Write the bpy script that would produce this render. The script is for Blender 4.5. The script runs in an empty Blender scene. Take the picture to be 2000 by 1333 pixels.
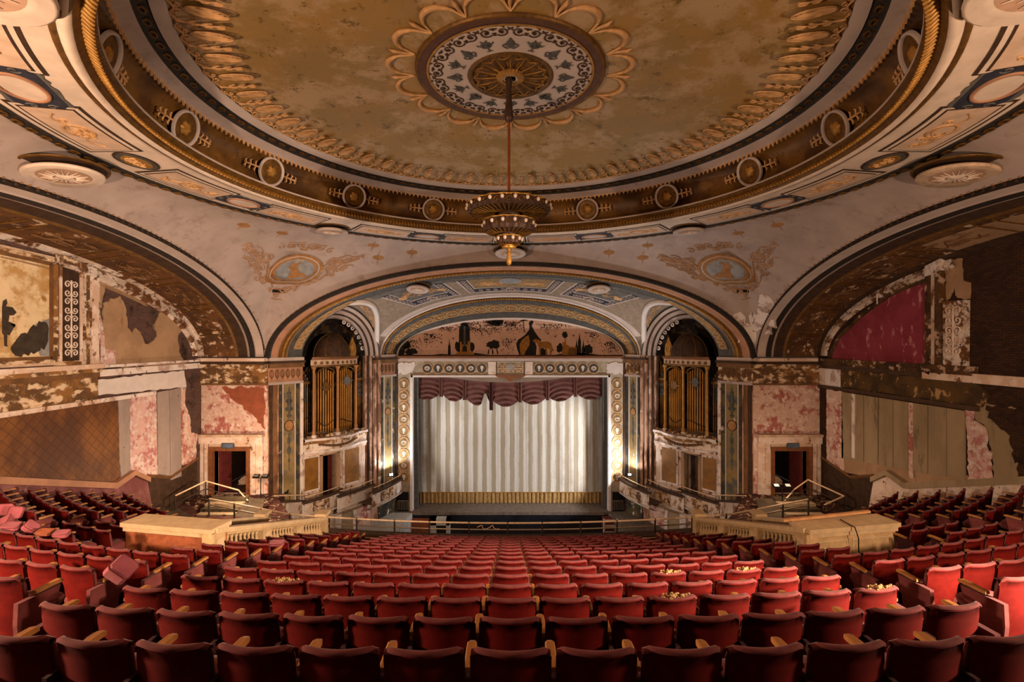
import bpy, math, random
from math import sin, cos, pi, sqrt, atan2, radians
from mathutils import Vector, Matrix
random.seed(11)
SC = bpy.context.scene
COL = SC.collection
V = Vector
F = 950.0            # focal length in pixels of the 2000 px frame
CZ = 12.0            # height of the lens; the hall is laid out relative to it and lifted at the end

# ---------------------------------------------------------------- camera
cam_d = bpy.data.cameras.new('camera'); cam = bpy.data.objects.new('camera', cam_d); COL.objects.link(cam)
cam_d.sensor_width = 36.0; cam_d.lens = F / 2000 * 36; cam_d.shift_x = 0.0015
cam_d.clip_start = 0.05; cam_d.clip_end = 200
cam.location = (0, 0, 0); cam.rotation_euler = (pi / 2, 0, 0)
SC.camera = cam
# ---------------------------------------------------------------- world, exposure
SC.view_settings.view_transform = 'Standard'; SC.view_settings.look = 'None'
SC.view_settings.exposure = 0.22; SC.view_settings.gamma = 1.0; SC.view_settings.use_curve_mapping = False
w = bpy.data.worlds.new('world'); SC.world = w; w.use_nodes = True
w.node_tree.nodes['Background'].inputs[0].default_value = (1.0, 0.72, 0.55, 1)
w.node_tree.nodes['Background'].inputs[1].default_value = 0.022
# ---------------------------------------------------------------- portable flood lamps set about the hall, and added fill spots
def lamp(name, kind, loc, energy, col, size=0.25, target=None, spot=None, blend=0.5):
    d = bpy.data.lights.new(name, kind); d.energy = energy; d.color = col
    if kind == 'AREA': d.size = size
    else: d.shadow_soft_size = size
    if spot: d.spot_size = radians(spot); d.spot_blend = blend
    o = bpy.data.objects.new(name, d); COL.objects.link(o); o.location = loc
    if target is not None:
        o.rotation_euler = (V(target) - V(loc)).to_track_quat('-Z', 'Y').to_euler()
    return o
WARM = (1.0, 0.68, 0.45); WARM2 = (1.0, 0.74, 0.54); COOL = (1.0, 0.95, 0.91)
lamp('flood_rear_right', 'POINT', (9.2, 2.6, -0.5), 2000, WARM, 0.2)
lamp('flood_rear_left', 'POINT', (-9.2, 3.0, -0.8), 3500, WARM, 0.2)
lamp('flood_landing_left', 'POINT', (-11.2, 20.6, -5.6), 380, WARM, 0.12)
lamp('flood_landing_right', 'POINT', (11.4, 20.6, -5.6), 110, WARM, 0.12)
lamp('flood_box_left', 'SPOT', (-7.0, 28.7, -7.75), 300, COOL, 0.05, (-7.45, 29.3, -4.0), 150, 0.6)
lamp('flood_box_right', 'SPOT', (7.0, 28.7, -7.75), 240, COOL, 0.05, (7.45, 29.3, -4.0), 150, 0.6)
lamp('fill_cross_spot', 'SPOT', (9.4, 2.6, -1.0), 17000, WARM2, 0.15, (-15, 19.0, -2.0), 52, 0.8)  # added unseen spot that brightens the left wall
lamp('fill_vault_left', 'SPOT', (-7.6, 26.6, -8.2), 1500, COOL, 0.1, (-2.0, 27.5, 2.5), 110, 0.8)  # added unseen spots, left and right, that lift the dim stage vault
lamp('fill_vault_right', 'SPOT', (7.6, 26.6, -8.2), 1500, COOL, 0.1, (2.0, 27.5, 2.5), 110, 0.8)  # added like its left twin, for the other half of the vault
lamp('flood_stage_left', 'SPOT', (-8.2, 26.9, -7.2), 1500, COOL, 0.15, (3.0, 31, -6.0), 80, 0.7)
lamp('flood_stage_right', 'SPOT', (8.2, 26.9, -7.2), 3000, COOL, 0.15, (2.0, 31, -7.0), 80, 0.7)

# ---------------------------------------------------------------- colours and materials
def S(h):
    h = h.lstrip('#'); c = [int(h[i:i + 2], 16) / 255 for i in (0, 2, 4)]
    return tuple(x / 12.92 if x <= 0.04045 else ((x + 0.055) / 1.055) ** 2.4 for x in c) + (1.0,)
def mul(c, k): return (min(c[0] * k, 1), min(c[1] * k, 1), min(c[2] * k, 1), 1)
class NT:
    def __init__(s, name):
        s.m = bpy.data.materials.new(name); s.m.use_nodes = True; s.t = s.m.node_tree
        s.b = s.t.nodes['Principled BSDF']
        s.co = s.t.nodes.new('ShaderNodeTexCoord').outputs['Object']
    def n(s, ty, **kw):
        nd = s.t.nodes.new(ty)
        for k, v in kw.items(): setattr(nd, k, v)
        return nd
    def l(s, a, b): s.t.links.new(a, b)
    def setv(s, sock, v):
        if isinstance(v, bpy.types.NodeSocket): s.l(v, sock)
        else: sock.default_value = v
    def math(s, op, a, b=0.0, c=0.0, clamp=False):
        nd = s.n('ShaderNodeMath', operation=op, use_clamp=clamp)
        for i, x in enumerate((a, b, c)): s.setv(nd.inputs[i], x)
        return nd.outputs[0]
    def mix(s, f, a, b):
        nd = s.n('ShaderNodeMix', data_type='RGBA')
        s.setv(nd.inputs[0], f); s.setv(nd.inputs[6], a); s.setv(nd.inputs[7], b)
        return nd.outputs[2]
    def scaled(s, sc):
        if sc == (1, 1, 1): return s.co
        nd = s.n('ShaderNodeMapping'); s.l(s.co, nd.inputs[0]); nd.inputs['Scale'].default_value = sc
        return nd.outputs[0]
    def noise(s, scale, detail=5, rough=0.6, stretch=(1, 1, 1), off=0.0):
        nd = s.n('ShaderNodeTexNoise', noise_dimensions='4D'); s.l(s.scaled(stretch), nd.inputs['Vector'])
        nd.inputs['W'].default_value = off
        nd.inputs['Scale'].default_value = scale; nd.inputs['Detail'].default_value = detail; nd.inputs['Roughness'].default_value = rough
        return nd.outputs['Fac']
    def step(s, x, lo, hi):
        nd = s.n('ShaderNodeMapRange', interpolation_type='SMOOTHSTEP'); s.setv(nd.inputs[0], x)
        nd.inputs[1].default_value = lo; nd.inputs[2].default_value = hi
        return nd.outputs[0]
    def xyz(s):
        nd = s.n('ShaderNodeSeparateXYZ'); s.l(s.co, nd.inputs[0]); return nd.outputs
    def comb(s, a, b, c=0.0):
        nd = s.n('ShaderNodeCombineXYZ')
        for i, x in enumerate((a, b, c)): s.setv(nd.inputs[i], x)
        return nd.outputs[0]
    def fin(s, col, rough=0.7, metal=0.0, bump=None, bs=0.3, bd=0.02, spec=0.3):
        s.setv(s.b.inputs['Base Color'], col); s.setv(s.b.inputs['Roughness'], rough)
        s.b.inputs['Metallic'].default_value = metal; s.b.inputs['Specular IOR Level'].default_value = spec
        if bump is not None:
            nd = s.n('ShaderNodeBump'); nd.inputs['Strength'].default_value = bs; nd.inputs['Distance'].default_value = bd
            s.l(bump, nd.inputs['Height']); s.l(nd.outputs[0], s.b.inputs['Normal'])
        return s.m
MATS = {}
def plain(name, col, rough=0.7, metal=0.0, var=0.25, scale=3.0, dirt=None, bs=0.15, spec=0.3):
    """one paint, uneven in tone, optionally with darker grime in patches"""
    t = NT(name); c = S(col) if isinstance(col, str) else col
    nz = t.noise(scale, 5)
    r = t.mix(t.step(nz, 0.3, 0.7), mul(c, 1 - var), mul(c, 1 + var * 0.6))
    if dirt:
        r = t.mix(t.step(t.noise(scale * 1.7, 6, 0.7, off=3.1), 0.52, 0.72), r, S(dirt))
    m = t.fin(r, rough, metal, t.noise(scale * 8, 4), bs, 0.01, spec); MATS[name] = m; return m
def layers(name, base, lays, rough=0.8, bs=0.5, spec=0.2, var=0.18, zg=None):
    """base coat under flaked coats: lays = (colour, noise scale, threshold, softness, stretch)"""
    t = NT(name); c = S(base)
    col = t.mix(t.noise(2.5, 6), mul(c, 1 - var), mul(c, 1 + var))
    bump = None
    for i, (lc, sc, th, so, st) in enumerate(lays):
        nz = t.noise(sc, 7, 0.65, st, off=1.7 * i + len(name) * 0.37)
        if zg and i == zg[3]:
            z = t.xyz()[2]
            g = t.n('ShaderNodeMapRange'); t.l(z, g.inputs[0]); g.inputs[1].default_value = zg[0]; g.inputs[2].default_value = zg[1]
            g.inputs[3].default_value = zg[2]; g.inputs[4].default_value = 0.0
            nz = t.math('ADD', nz, g.outputs[0])
        k = t.step(nz, th - so, th + so)
        l2 = S(lc); lcol = t.mix(t.noise(sc * 2.3, 5, off=9 + i), mul(l2, 0.78), mul(l2, 1.12))
        col = t.mix(k, col, lcol)
        bump = k if bump is None else t.math('ADD', bump, k)
    m = t.fin(col, rough, 0, bump, bs, 0.012, spec); MATS[name] = m; return m

O1 = (1, 1, 1)
plain('lilac', '#a8968e', 0.8, var=0.14, scale=0.9, dirt='#8d796f')
plain('lilac_light', '#b9a89f', 0.8, var=0.12, scale=1.5)
plain('cream', '#d3bfae', 0.7, var=0.14, scale=2.0)
plain('cream_dirty', '#c3a88e', 0.75, var=0.25, scale=3, dirt='#8a6a50')
plain('terracotta', '#a87a5e', 0.75, var=0.18, scale=2)
plain('gold', '#a27433', 0.45, 0.25, var=0.35, scale=5)
plain('gold_dark', '#6b4a1e', 0.5, 0.35, var=0.4, scale=6)
plain('gilt_relief', '#c89a68', 0.6, 0.1, var=0.25, scale=6)
plain('blackband', '#2b241f', 0.7, var=0.5, scale=9)
plain('slate', '#4c4a47', 0.7, var=0.3, scale=4)
plain('grey_blue', '#605c58', 0.75, var=0.28, scale=3, dirt='#4f463b')
plain('navy', '#2c2f3d', 0.7, var=0.35, scale=7)
plain('ochre_field', '#8c7350', 0.75, var=0.3, scale=4, dirt='#675a4a')
plain('white_plaster', '#cfc4be', 0.8, var=0.08, scale=3)
plain('medallion_blue', '#8b8d90', 0.8, var=0.25, scale=3, dirt='#a88e6a')
plain('ochre_print', '#9a6e43', 0.8, var=0.25, scale=4)
plain('ochre_soft', '#a5846a', 0.8, var=0.2, scale=4)
plain('umber', '#3e2a1c', 0.75, var=0.4, scale=4)
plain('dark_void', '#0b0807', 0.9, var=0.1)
plain('brown_wood', '#7a4a2c', 0.5, var=0.25, scale=5)
plain('arm_wood', '#a06a38', 0.42, var=0.22, scale=9, spec=0.4)
plain('rail_metal', '#8c7a66', 0.45, 0.5, var=0.2, scale=8)
plain('rail_dark', '#3a2c22', 0.55, 0.3, var=0.25, scale=8)
plain('rail_lit', '#d8b996', 0.4, 0.0, var=0.2, scale=8)  # pale and unmetallic: light on the top bars is put into the colour
plain('black_iron', '#16130f', 0.5, 0.4, var=0.3, scale=8)
plain('stone_buff', '#bd9c70', 0.75, var=0.16, scale=5, dirt='#96774f')
plain('stone_cap', '#c7aa82', 0.75, var=0.14, scale=5)
plain('orange_wall', '#8f4d33', 0.75, var=0.2, scale=3)
plain('parapet_red', '#9c5634', 0.7, var=0.25, scale=8, dirt='#7b3f28')
plain('bronze', '#4f3a31', 0.45, 0.4, var=0.3, scale=9)
plain('bronze_rim', '#b98a3e', 0.4, 0.5, var=0.2, scale=9)
plain('copper_rod', '#8f4a2a', 0.45, 0.4, var=0.2, scale=4)
plain('valance', '#55302a', 0.75, var=0.3, scale=2)
plain('gold_skirt', '#97794a', 0.7, var=0.3, scale=6)
plain('boards_grey', '#6c6158', 0.7, var=0.3, scale=4, dirt='#4d4138')
plain('pit_black', '#1a1d24', 0.35, var=0.5, scale=1.5)
plain('white_board', '#b9bcba', 0.6, var=0.1)
plain('exit_blue', '#59677d', 0.4, var=0.2)
plain('mural_dark', '#1d1714', 0.8, var=0.4, scale=6)
plain('mural_ochre', '#9c6a2c', 0.8, var=0.3, scale=6)
plain('pine', '#c79363', 0.6, var=0.2, scale=6)
plain('foam', '#a98558', 0.9, var=0.3, scale=20)
plain('flake', '#9c8064', 0.9, var=0.4, scale=30)
plain('carpet', '#4a2620', 0.95, var=0.5, scale=2, dirt='#6d5444')
plain('floor_paint', '#4a3e2e', 0.85, var=0.4, scale=1.6, dirt='#3b2c20')
plain('curtain_red', '#5f1f1b', 0.85, var=0.3, scale=4)
plain('lens', '#cfd2d4', 0.15, var=0.05)
plain('pipe_gold', '#a5722f', 0.42, 0.35, var=0.35, scale=1.2)
plain('velvet_dark', '#3c1a1c', 0.95, var=0.3, scale=4)
plain('gold_panel', '#8a5e26', 0.5, 0.1, var=0.3, scale=2)
layers('peel_pink', '#c9a797', [('#a8635c', 1.6, 0.53, 0.05, O1), ('#dcc4b5', 3.6, 0.54, 0.05, O1), ('#7b4b3a', 6.2, 0.62, 0.03, O1)])
layers('peel_brown', '#5e432a', [('#8d6236', 0.9, 0.52, 0.06, O1), ('#d9bd9c', 2.2, 0.535, 0.04, (1, 1, 1.6)), ('#b98e59', 3.9, 0.63, 0.03, O1)])
layers('peel_brown_dark', '#3a2818', [('#5c3f24', 1.1, 0.5, 0.08, O1), ('#b79a83', 2.9, 0.57, 0.03, O1)])
layers('peel_cream', '#c9aa94', [('#dfc9ba', 1.4, 0.5, 0.06, O1), ('#7d5539', 2.4, 0.6, 0.03, (1, 1, .6)), ('#51361f', 5, 0.64, 0.03, O1)])
layers('peel_rough', '#c2aa98', [('#dccdc1', 1.6, 0.5, 0.06, O1), ('#6a4526', 2.0, 0.53, 0.04, O1), ('#4a2e18', 5, 0.6, 0.03, O1)])
layers('peel_white', '#d9ccc4', [('#b49c92', 1.6, 0.55, 0.05, O1), ('#6a4b33', 3.4, 0.61, 0.03, (1, 1, .5))])
layers('peel_slate', '#343230', [('#5d5230', 1.5, 0.52, 0.08, O1), ('#c8b7a6', 2.6, 0.62, 0.03, (1, 1, .6))], zg=(-9.5, -4.0, 0.32, 1))
layers('peel_ochre', '#75664a', [('#8f7648', 1.2, 0.5, 0.1, O1), ('#4f5350', 1.0, 0.58, 0.06, O1), ('#d6c8b8', 2.6, 0.64, 0.03, (1, 1, .6))], zg=(-9.5, -4.5, 0.36, 2))
layers('peel_box', '#cbb3a0', [('#dccdc0', 1.8, 0.5, 0.05, O1), ('#8a5f3c', 3.0, 0.56, 0.04, (1, 1, .6)), ('#d9d8da', 1.1, 0.62, 0.02, O1)])
layers('jamb_peel', '#6d4a36', [('#b08a72', 2.2, 0.5, 0.05, (1, 1, .3)), ('#d8c8bb', 3.1, 0.62, 0.03, (1, 1, .5))], zg=(-9.5, -3.5, 0.2, 1))
layers('tan_plaster', '#98795c', [('#ab8a6b', 0.8, 0.5, 0.1, O1), ('#7d634b', 1.6, 0.62, 0.05, (1, 1, .3))])
layers('tan_board', '#8d7a5f', [('#a08b6e', 1.2, 0.5, 0.1, (1, 1, .25)), ('#6e5f49', 2.2, 0.62, 0.06, (1, 1, .25))])
layers('grey_board', '#8f8078', [('#a09087', 1.4, 0.5, 0.1, (1, 1, .2)), ('#4d4036', 7, 0.66, 0.03, O1)])
layers('pink_plaster', '#c9a49b', [('#b07371', 2.6, 0.53, 0.06, O1), ('#d8c6be', 5.5, 0.54, 0.05, O1), ('#8b6358', 9, 0.64, 0.03, O1)])
layers('red_panel', '#7e2f3b', [('#8f3a47', 1.0, 0.5, 0.1, O1), ('#b8787c', 3.4, 0.60, 0.03, (1, 1, .5))])
layers('soffit', '#4d3421', [('#6b4727', 1.0, 0.52, 0.1, O1), ('#c9ac92', 2.4, 0.60, 0.03, (1.0, .8, 1)), ('#8a5c33', 4.0, 0.6, 0.04, O1)])
layers('base_red', '#6d3f3e', [('#8a5a57', 1.3, 0.5, 0.1, (1, 1, .5)), ('#bfa294', 2.0, 0.62, 0.04, (1, .6, .6))])
def mk_dome():
    t = NT('dome_gold'); x, y, z = t.xyz()
    # wear runs outward from the centre, so the noise is read in polar co-ordinates
    dy = t.math('SUBTRACT', y, 12.5)
    r = t.math('SQRT', t.math('ADD', t.math('MULTIPLY', x, x), t.math('MULTIPLY', dy, dy)))
    a = t.math('ARCTAN2', x, dy)
    pv = t.comb(t.math('MULTIPLY', r, 0.22), t.math('SINE', a), t.math('COSINE', a))
    def pn(sc, off, det=7):
        nd = t.n('ShaderNodeTexNoise', noise_dimensions='4D'); t.l(pv, nd.inputs['Vector']); nd.inputs['Scale'].default_value = sc
        nd.inputs['Detail'].default_value = det; nd.inputs['Roughness'].default_value = 0.7; nd.inputs['W'].default_value = off
        return nd.outputs['Fac']
    c = t.mix(t.step(t.noise(0.5, 4), 0.35, 0.65), S('#8a6f3f'), S('#99753a'))
    c = t.mix(t.step(pn(3.0, 1.0), 0.46, 0.58), c, S('#a98c66'))
    c = t.mix(t.step(pn(9.0, 4.0, 9), 0.57, 0.63), c, S('#6f5423'))
    c = t.mix(t.step(t.noise(2.6, 12, 0.8, off=6), 0.575, 0.61), c, S('#6a5026'))
    c = t.mix(t.step(t.noise(5.5, 12, 0.8, off=16), 0.60, 0.63), c, S('#5d4420'))
    MATS['dome_gold'] = t.fin(c, 0.5, 0.05, t.noise(14, 5), 0.15, 0.01, 0.35)
mk_dome()
def mk_cove():
    t = NT('cove_gold')
    c = t.mix(t.step(t.noise(0.7, 5), 0.4, 0.62), S('#4a2f16'), S('#7a5420'))
    c = t.mix(t.step(t.noise(6, 6, off=3), 0.56, 0.64), c, S('#5c3c18'))
    MATS['cove_gold'] = t.fin(c, 0.5, 0.15, t.noise(9, 4), 0.2, 0.01, 0.4)
mk_cove()
def mk_brick(name, c1, c2, mort, axis):
    t = NT(name); o = t.xyz()
    vec = t.comb(o[axis], o[2])
    nd = t.n('ShaderNodeTexBrick'); t.l(vec, nd.inputs['Vector']); nd.inputs['Color1'].default_value = S(c1); nd.inputs['Color2'].default_value = S(c2)
    nd.inputs['Mortar'].default_value = S(mort); nd.inputs['Scale'].default_value = 1.0; nd.inputs['Brick Width'].default_value = 0.21
    nd.inputs['Row Height'].default_value = 0.075; nd.inputs['Mortar Size'].default_value = 0.009
    c = t.mix(t.step(t.noise(1.6, 6), 0.5, 0.7), nd.outputs[0], S('#2a1d18'))
    MATS[name] = t.fin(c, 0.9, 0, nd.outputs[1], -0.5, 0.01, 0.1)
mk_brick('brick_side', '#4a3833', '#5d4038', '#5e524b', 1)
mk_brick('brick_dark', '#35261f', '#49301f', '#2b211c', 1)
mk_brick('brick_front', '#4a3833', '#5d4038', '#5e524b', 0)
def mk_lattice():
    t = NT('damask'); o = t.xyz()
    p = t.math('ADD', o[1], t.math('MULTIPLY', o[2], 1.0)); q = t.math('SUBTRACT', o[1], o[2])
    def line(k): return t.math('ABSOLUTE', t.math('SUBTRACT', t.math('FRACT', t.math('MULTIPLY', k, 2.6)), 0.5))
    m = t.math('MINIMUM', line(p), line(q))
    k = t.step(m, 0.03, 0.07)
    c = t.mix(t.step(t.noise(0.7, 5, stretch=(1, 1, .6)), 0.4, 0.65), S('#52301a'), S('#7d4f24'))
    c = t.mix(t.math('MULTIPLY', t.math('SUBTRACT', 1.0, k), 0.5), c, S('#33190c'))
    c = t.mix(t.step(t.noise(2.4, 7, off=5), 0.68, 0.72), c, S('#b39a83'))
    MATS['damask'] = t.fin(c, 0.6, 0, t.noise(20, 3), 0.1, 0.01, 0.3)
mk_lattice()
def mk_curtain():
    t = NT('stripe_cloth'); o = t.xyz()
    f = t.math('FRACT', t.math('MULTIPLY', t.math('ADD', o[0], t.math('MULTIPLY', t.noise(0.9, 3), 0.16)), 1.7))
    band = t.math('MULTIPLY', t.step(f, 0.02, 0.10), t.math('SUBTRACT', 1.0, t.step(f, 0.50, 0.58)))
    c = t.mix(band, S('#c6c3bd'), S('#9c917f'))
    fine = t.math('FRACT', t.math('MULTIPLY', o[0], 3.9))
    c = t.mix(t.math('MULTIPLY', t.step(fine, 0.78, 0.9), 0.35), c, S('#8d7f68'))
    c = t.mix(t.step(t.noise(0.35, 5, stretch=(1, 1, .7), off=2), 0.5, 0.75), c, S('#8f816f'))
    MATS['stripe_cloth'] = t.fin(c, 0.75, 0, t.noise(5, 7, 0.75, (1, 1, 2.4)), 1.0, 0.06, 0.25)
mk_curtain()
def velvet(name, c0, c1, sheen):
    t = NT(name)
    c = t.mix(t.step(t.noise(5, 6), 0.35, 0.7), S(c0), S(c1))
    c = t.mix(t.step(t.noise(60, 3, off=2), 0.64, 0.72), c, mul(S(c1), 1.5))
    m = t.fin(c, 0.85, 0, t.noise(90, 2), 0.15, 0.004, 0.08)
    t.b.inputs['Sheen Weight'].default_value = sheen; t.b.inputs['Sheen Roughness'].default_value = 0.4
    MATS[name] = m
velvet('seat_red', '#560b06', '#6b130c', 0.0)
velvet('seat_mauve', '#5c2c2b', '#713a38', 0.10)
velvet('cushion_pink', '#8a454c', '#9c545a', 0.15)
def mk_emit(name, col, k):
    t = NT(name); t.b.inputs['Emission Color'].default_value = S(col); t.b.inputs['Emission Strength'].default_value = k
    MATS[name] = t.fin(S(col), 0.4)
mk_emit('lamp_face', '#ffffff', 30.0)

# ---------------------------------------------------------------- mesh helpers
class Fr:
    """a flat frame: u, w in the plane, n out of it"""
    def __init__(s, O, ex, ey, en=None):
        s.O = V(O); s.ex = V(ex).normalized(); s.ey = V(ey).normalized(); s.en = V(en).normalized() if en is not None else s.ex.cross(s.ey)
    def __call__(s, u, w=0.0, n=0.0): return s.O + s.ex * u + s.ey * w + s.en * n
class MB:
    def __init__(s): s.v = []; s.f = []
    def add(s, vs, fs):
        o = len(s.v); s.v += [tuple(p) for p in vs]; s.f += [tuple(o + i for i in f) for f in fs]; return s
    def grid(s, rows, cu=False, cv=False):
        n = len(rows[0]); R = len(rows); fs = []
        for i in range(R if cv else R - 1):
            for j in range(n if cu else n - 1):
                a = i * n + j; b = i * n + (j + 1) % n; c = ((i + 1) % R) * n + (j + 1) % n; d = ((i + 1) % R) * n + j
                fs.append((a, b, c, d))
        return s.add([p for r in rows for p in r], fs)
    def box(s, x0, x1, y0, y1, z0, z1):
        return s.add([(x, y, z) for z in (z0, z1) for y in (y0, y1) for x in (x0, x1)],
                     [(0, 2, 3, 1), (4, 5, 7, 6), (0, 1, 5, 4), (2, 6, 7, 3), (0, 4, 6, 2), (1, 3, 7, 5)])
    def fbox(s, fr, u0, u1, w0, w1, n0, n1):
        return s.add([fr(u, w_, n) for n in (n0, n1) for w_ in (w0, w1) for u in (u0, u1)],
                     [(0, 2, 3, 1), (4, 5, 7, 6), (0, 1, 5, 4), (2, 6, 7, 3), (0, 4, 6, 2), (1, 3, 7, 5)])
    def tube(s, pts, r, n=6, closed=False):
        pts = [V(p) for p in pts]; m = len(pts); rows = []; up = None
        for i, p in enumerate(pts):
            a = pts[(i - 1) % m] if closed or i else p; b = pts[(i + 1) % m] if closed or i < m - 1 else p
            t = (b - a)
            t = t.normalized() if t.length > 1e-9 else V((0, 0, 1))
            if up is None:
                up = V((0, 0, 1)) if abs(t.z) < 0.9 else V((1, 0, 0))
            sd = t.cross(up)
            if sd.length < 1e-6: sd = t.orthogonal()
            sd.normalize(); up = sd.cross(t).normalized()
            rr = r[i] if isinstance(r, (list, tuple)) else r
            rows.append([p + (sd * cos(2 * pi * k / n) + up * sin(2 * pi * k / n)) * rr for k in range(n)])
        o = len(s.v); s.grid(rows, cu=True, cv=closed)
        if not closed:
            s.f.append(tuple(o + k for k in range(n))); s.f.append(tuple(o + (m - 1) * n + k for k in reversed(range(n))))
        return s
    def lathe(s, prof, n=20, c=(0, 0, 0), ex=(1, 0, 0), ey=(0, 1, 0), ez=(0, 0, 1), a0=0.0, a1=None, sx=1.0, sy=1.0, wob=None):
        c = V(c); ex = V(ex); ey = V(ey); ez = V(ez); full = a1 is None; a1 = 2 * pi if full else a1; k = n if full else n + 1
        rows = []
        for r, z in prof:
            rows.append([c + ex * (r * (wob(r, a0 + (a1 - a0) * j / n) if wob else 1) * sx * cos(a0 + (a1 - a0) * j / n)) +
                         ey * (r * (wob(r, a0 + (a1 - a0) * j / n) if wob else 1) * sy * sin(a0 + (a1 - a0) * j / n)) + ez * z for j in range(k)])
        return s.grid(rows, cu=full)
    def prism(s, poly, fr, n0, n1):
        k = len(poly)
        return s.add([fr(u, w_, n0) for u, w_ in poly] + [fr(u, w_, n1) for u, w_ in poly],
                     [tuple(range(k))[::-1], tuple(range(k, 2 * k))] + [(i, (i + 1) % k, k + (i + 1) % k, k + i) for i in range(k)])
    def ring(s, po, pi_, fr, n0, n1):
        rows = [[fr(u, w_, n0) for u, w_ in po], [fr(u, w_, n1) for u, w_ in po], [fr(u, w_, n1) for u, w_ in pi_], [fr(u, w_, n0) for u, w_ in pi_]]
        return s.grid(rows, cu=True)
    def build(s, name, mat, parent=None, smooth=False, base=None):
        me = bpy.data.meshes.new(name); org = V((0, 0, 0))
        if base is not None:
            org = V(base); vs = [tuple(V(p) - org) for p in s.v]
        elif parent is not None and 'org' in parent:
            po = V(parent['org']); vs = [tuple(V(p) - po) for p in s.v]
        else: vs = s.v
        me.from_pydata(vs, [], s.f); me.update()
        if smooth: me.polygons.foreach_set('use_smooth', [True] * len(me.polygons))
        me.materials.append(MATS[mat] if isinstance(mat, str) else mat)
        o = bpy.data.objects.new(name, me); COL.objects.link(o)
        if parent is not None: o.parent = parent
        elif base is not None: o.location = org
        return o
def tag(o, label, cat, group=None, kind=None):
    o['label'] = label; o['category'] = cat
    if group: o['group'] = group
    if kind: o['kind'] = kind
    return o
def thing(name, label, cat, loc=(0, 0, 0), group=None, kind=None):
    o = bpy.data.objects.new(name, None); COL.objects.link(o); o.location = loc; o.empty_display_size = 0.2
    o['org'] = list(loc)              # parts are given in hall co-ordinates and re-based here
    return tag(o, label, cat, group, kind)
def ell(cx, cy, rx, ry, n=28, a0=0.0): return [(cx + rx * cos(a0 + 2 * pi * i / n), cy + ry * sin(a0 + 2 * pi * i / n)) for i in range(n)]
def rect(u0, u1, w0, w1): return [(u0, w0), (u1, w0), (u1, w1), (u0, w1)]
def lerp(a, b, t): return a + (b - a) * t
def interp(tab, x):
    for (x0, y0), (x1, y1) in zip(tab, tab[1:]):
        if x <= x1: return lerp(y0, y1, (x - x0) / (x1 - x0))
    (x0, y0), (x1, y1) = tab[-2:]; return lerp(y0, y1, (x - x0) / (x1 - x0))
def ragged(poly, amp, step, seed=1):
    rnd = random.Random(seed); out = []
    for (a, b), (c, d) in zip(poly, poly[1:] + poly[:1]):
        L = math.hypot(c - a, d - b); k = max(1, int(L / step))
        for i in range(k):
            t = i / k; j = amp if i else amp * 0.4
            out.append((lerp(a, c, t) + rnd.uniform(-j, j), lerp(b, d, t) + rnd.uniform(-j, j)))
    return out
def P(x, y, Y): return V(((x - 997) / F * Y, Y, (666 - y) / F * Y))
def spiral(cx, cy, r, a0, turns, sgn=1, n=16):
    return [(cx + r * (1 - 0.82 * i / n) * cos(a0 + sgn * 2 * pi * turns * i / n), cy + r * (1 - 0.82 * i / n) * sin(a0 + sgn * 2 * pi * turns * i / n)) for i in range(n + 1)]
# ================================================================ CEILING: dome, cove, ring of panels, pendentives
DC = 12.5                                    # the dome's axis stands this far into the hall
ZS = -0.85                                   # springing line of all arches
def pol(phi, r, z): return V((r * sin(phi), DC + r * cos(phi), z))
def ringband(prof, n=144, wob=None):
    m = MB(); m.grid([[pol(2 * pi * j / n, r, z if wob is None else z + wob(i, j)) for j in range(n)] for i, (r, z) in enumerate(prof)], cu=True); return m
ceiling = thing('ceiling', 'shallow gilded dome ceiling over painted pendentives', 'ceiling', kind='structure')
def dome_z(r): return 6.32 + 0.52 * (1 - max(0, (r - 2.4) / 4.91) ** 2) if r > 2.4 else 6.84
ringband([(lerp(7.31, 2.4, i / 14), dome_z(lerp(7.31, 2.4, i / 14))) for i in range(15)]).build('dome_shell', 'dome_gold', ceiling, True)
ringband([(7.28, 6.30), (7.36, 6.24), (7.54, 6.20)]).build('dome_moulding', 'lilac_light', ceiling, True)
ringband([(7.54, 6.20), (7.58, 6.22), (7.76, 6.13), (7.80, 6.08)]).build('guilloche_band', 'blackband', ceiling)
ringband([(7.80, 6.08), (7.84, 6.04), (8.04, 5.96), (8.08, 5.90)]).build('dome_moulding', 'lilac', ceiling, True)
ringband([(8.08, 5.90), (8.3, 5.86), (8.5, 5.68), (8.6, 5.4), (8.56, 5.12), (8.4, 4.97), (8.22, 4.93)]).build('cove', 'cove_gold', ceiling, True)
ringband([(8.22, 4.96), (8.09, 4.93), (8.10, 4.88)]).build('lip_moulding', 'lilac_light', ceiling, True)
ringband([(8.37, 4.62), (8.43, 4.56), (8.50, 4.59), (8.56, 4.66)]).build('lip_moulding', 'cream', ceiling, True)
ringband([(8.56, 4.66), (8.60, 4.62), (8.66, 4.66)]).build('lip_moulding', 'gold_dark', ceiling, True)
ringband([(8.66, 4.66), (10.36, 4.60)]).build('panel_ring', 'cream', ceiling)
ringband([(10.34, 4.585), (10.38, 4.56), (10.60, 4.55), (10.64, 4.58)]).build('guilloche_band', 'blackband', ceiling)
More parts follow.
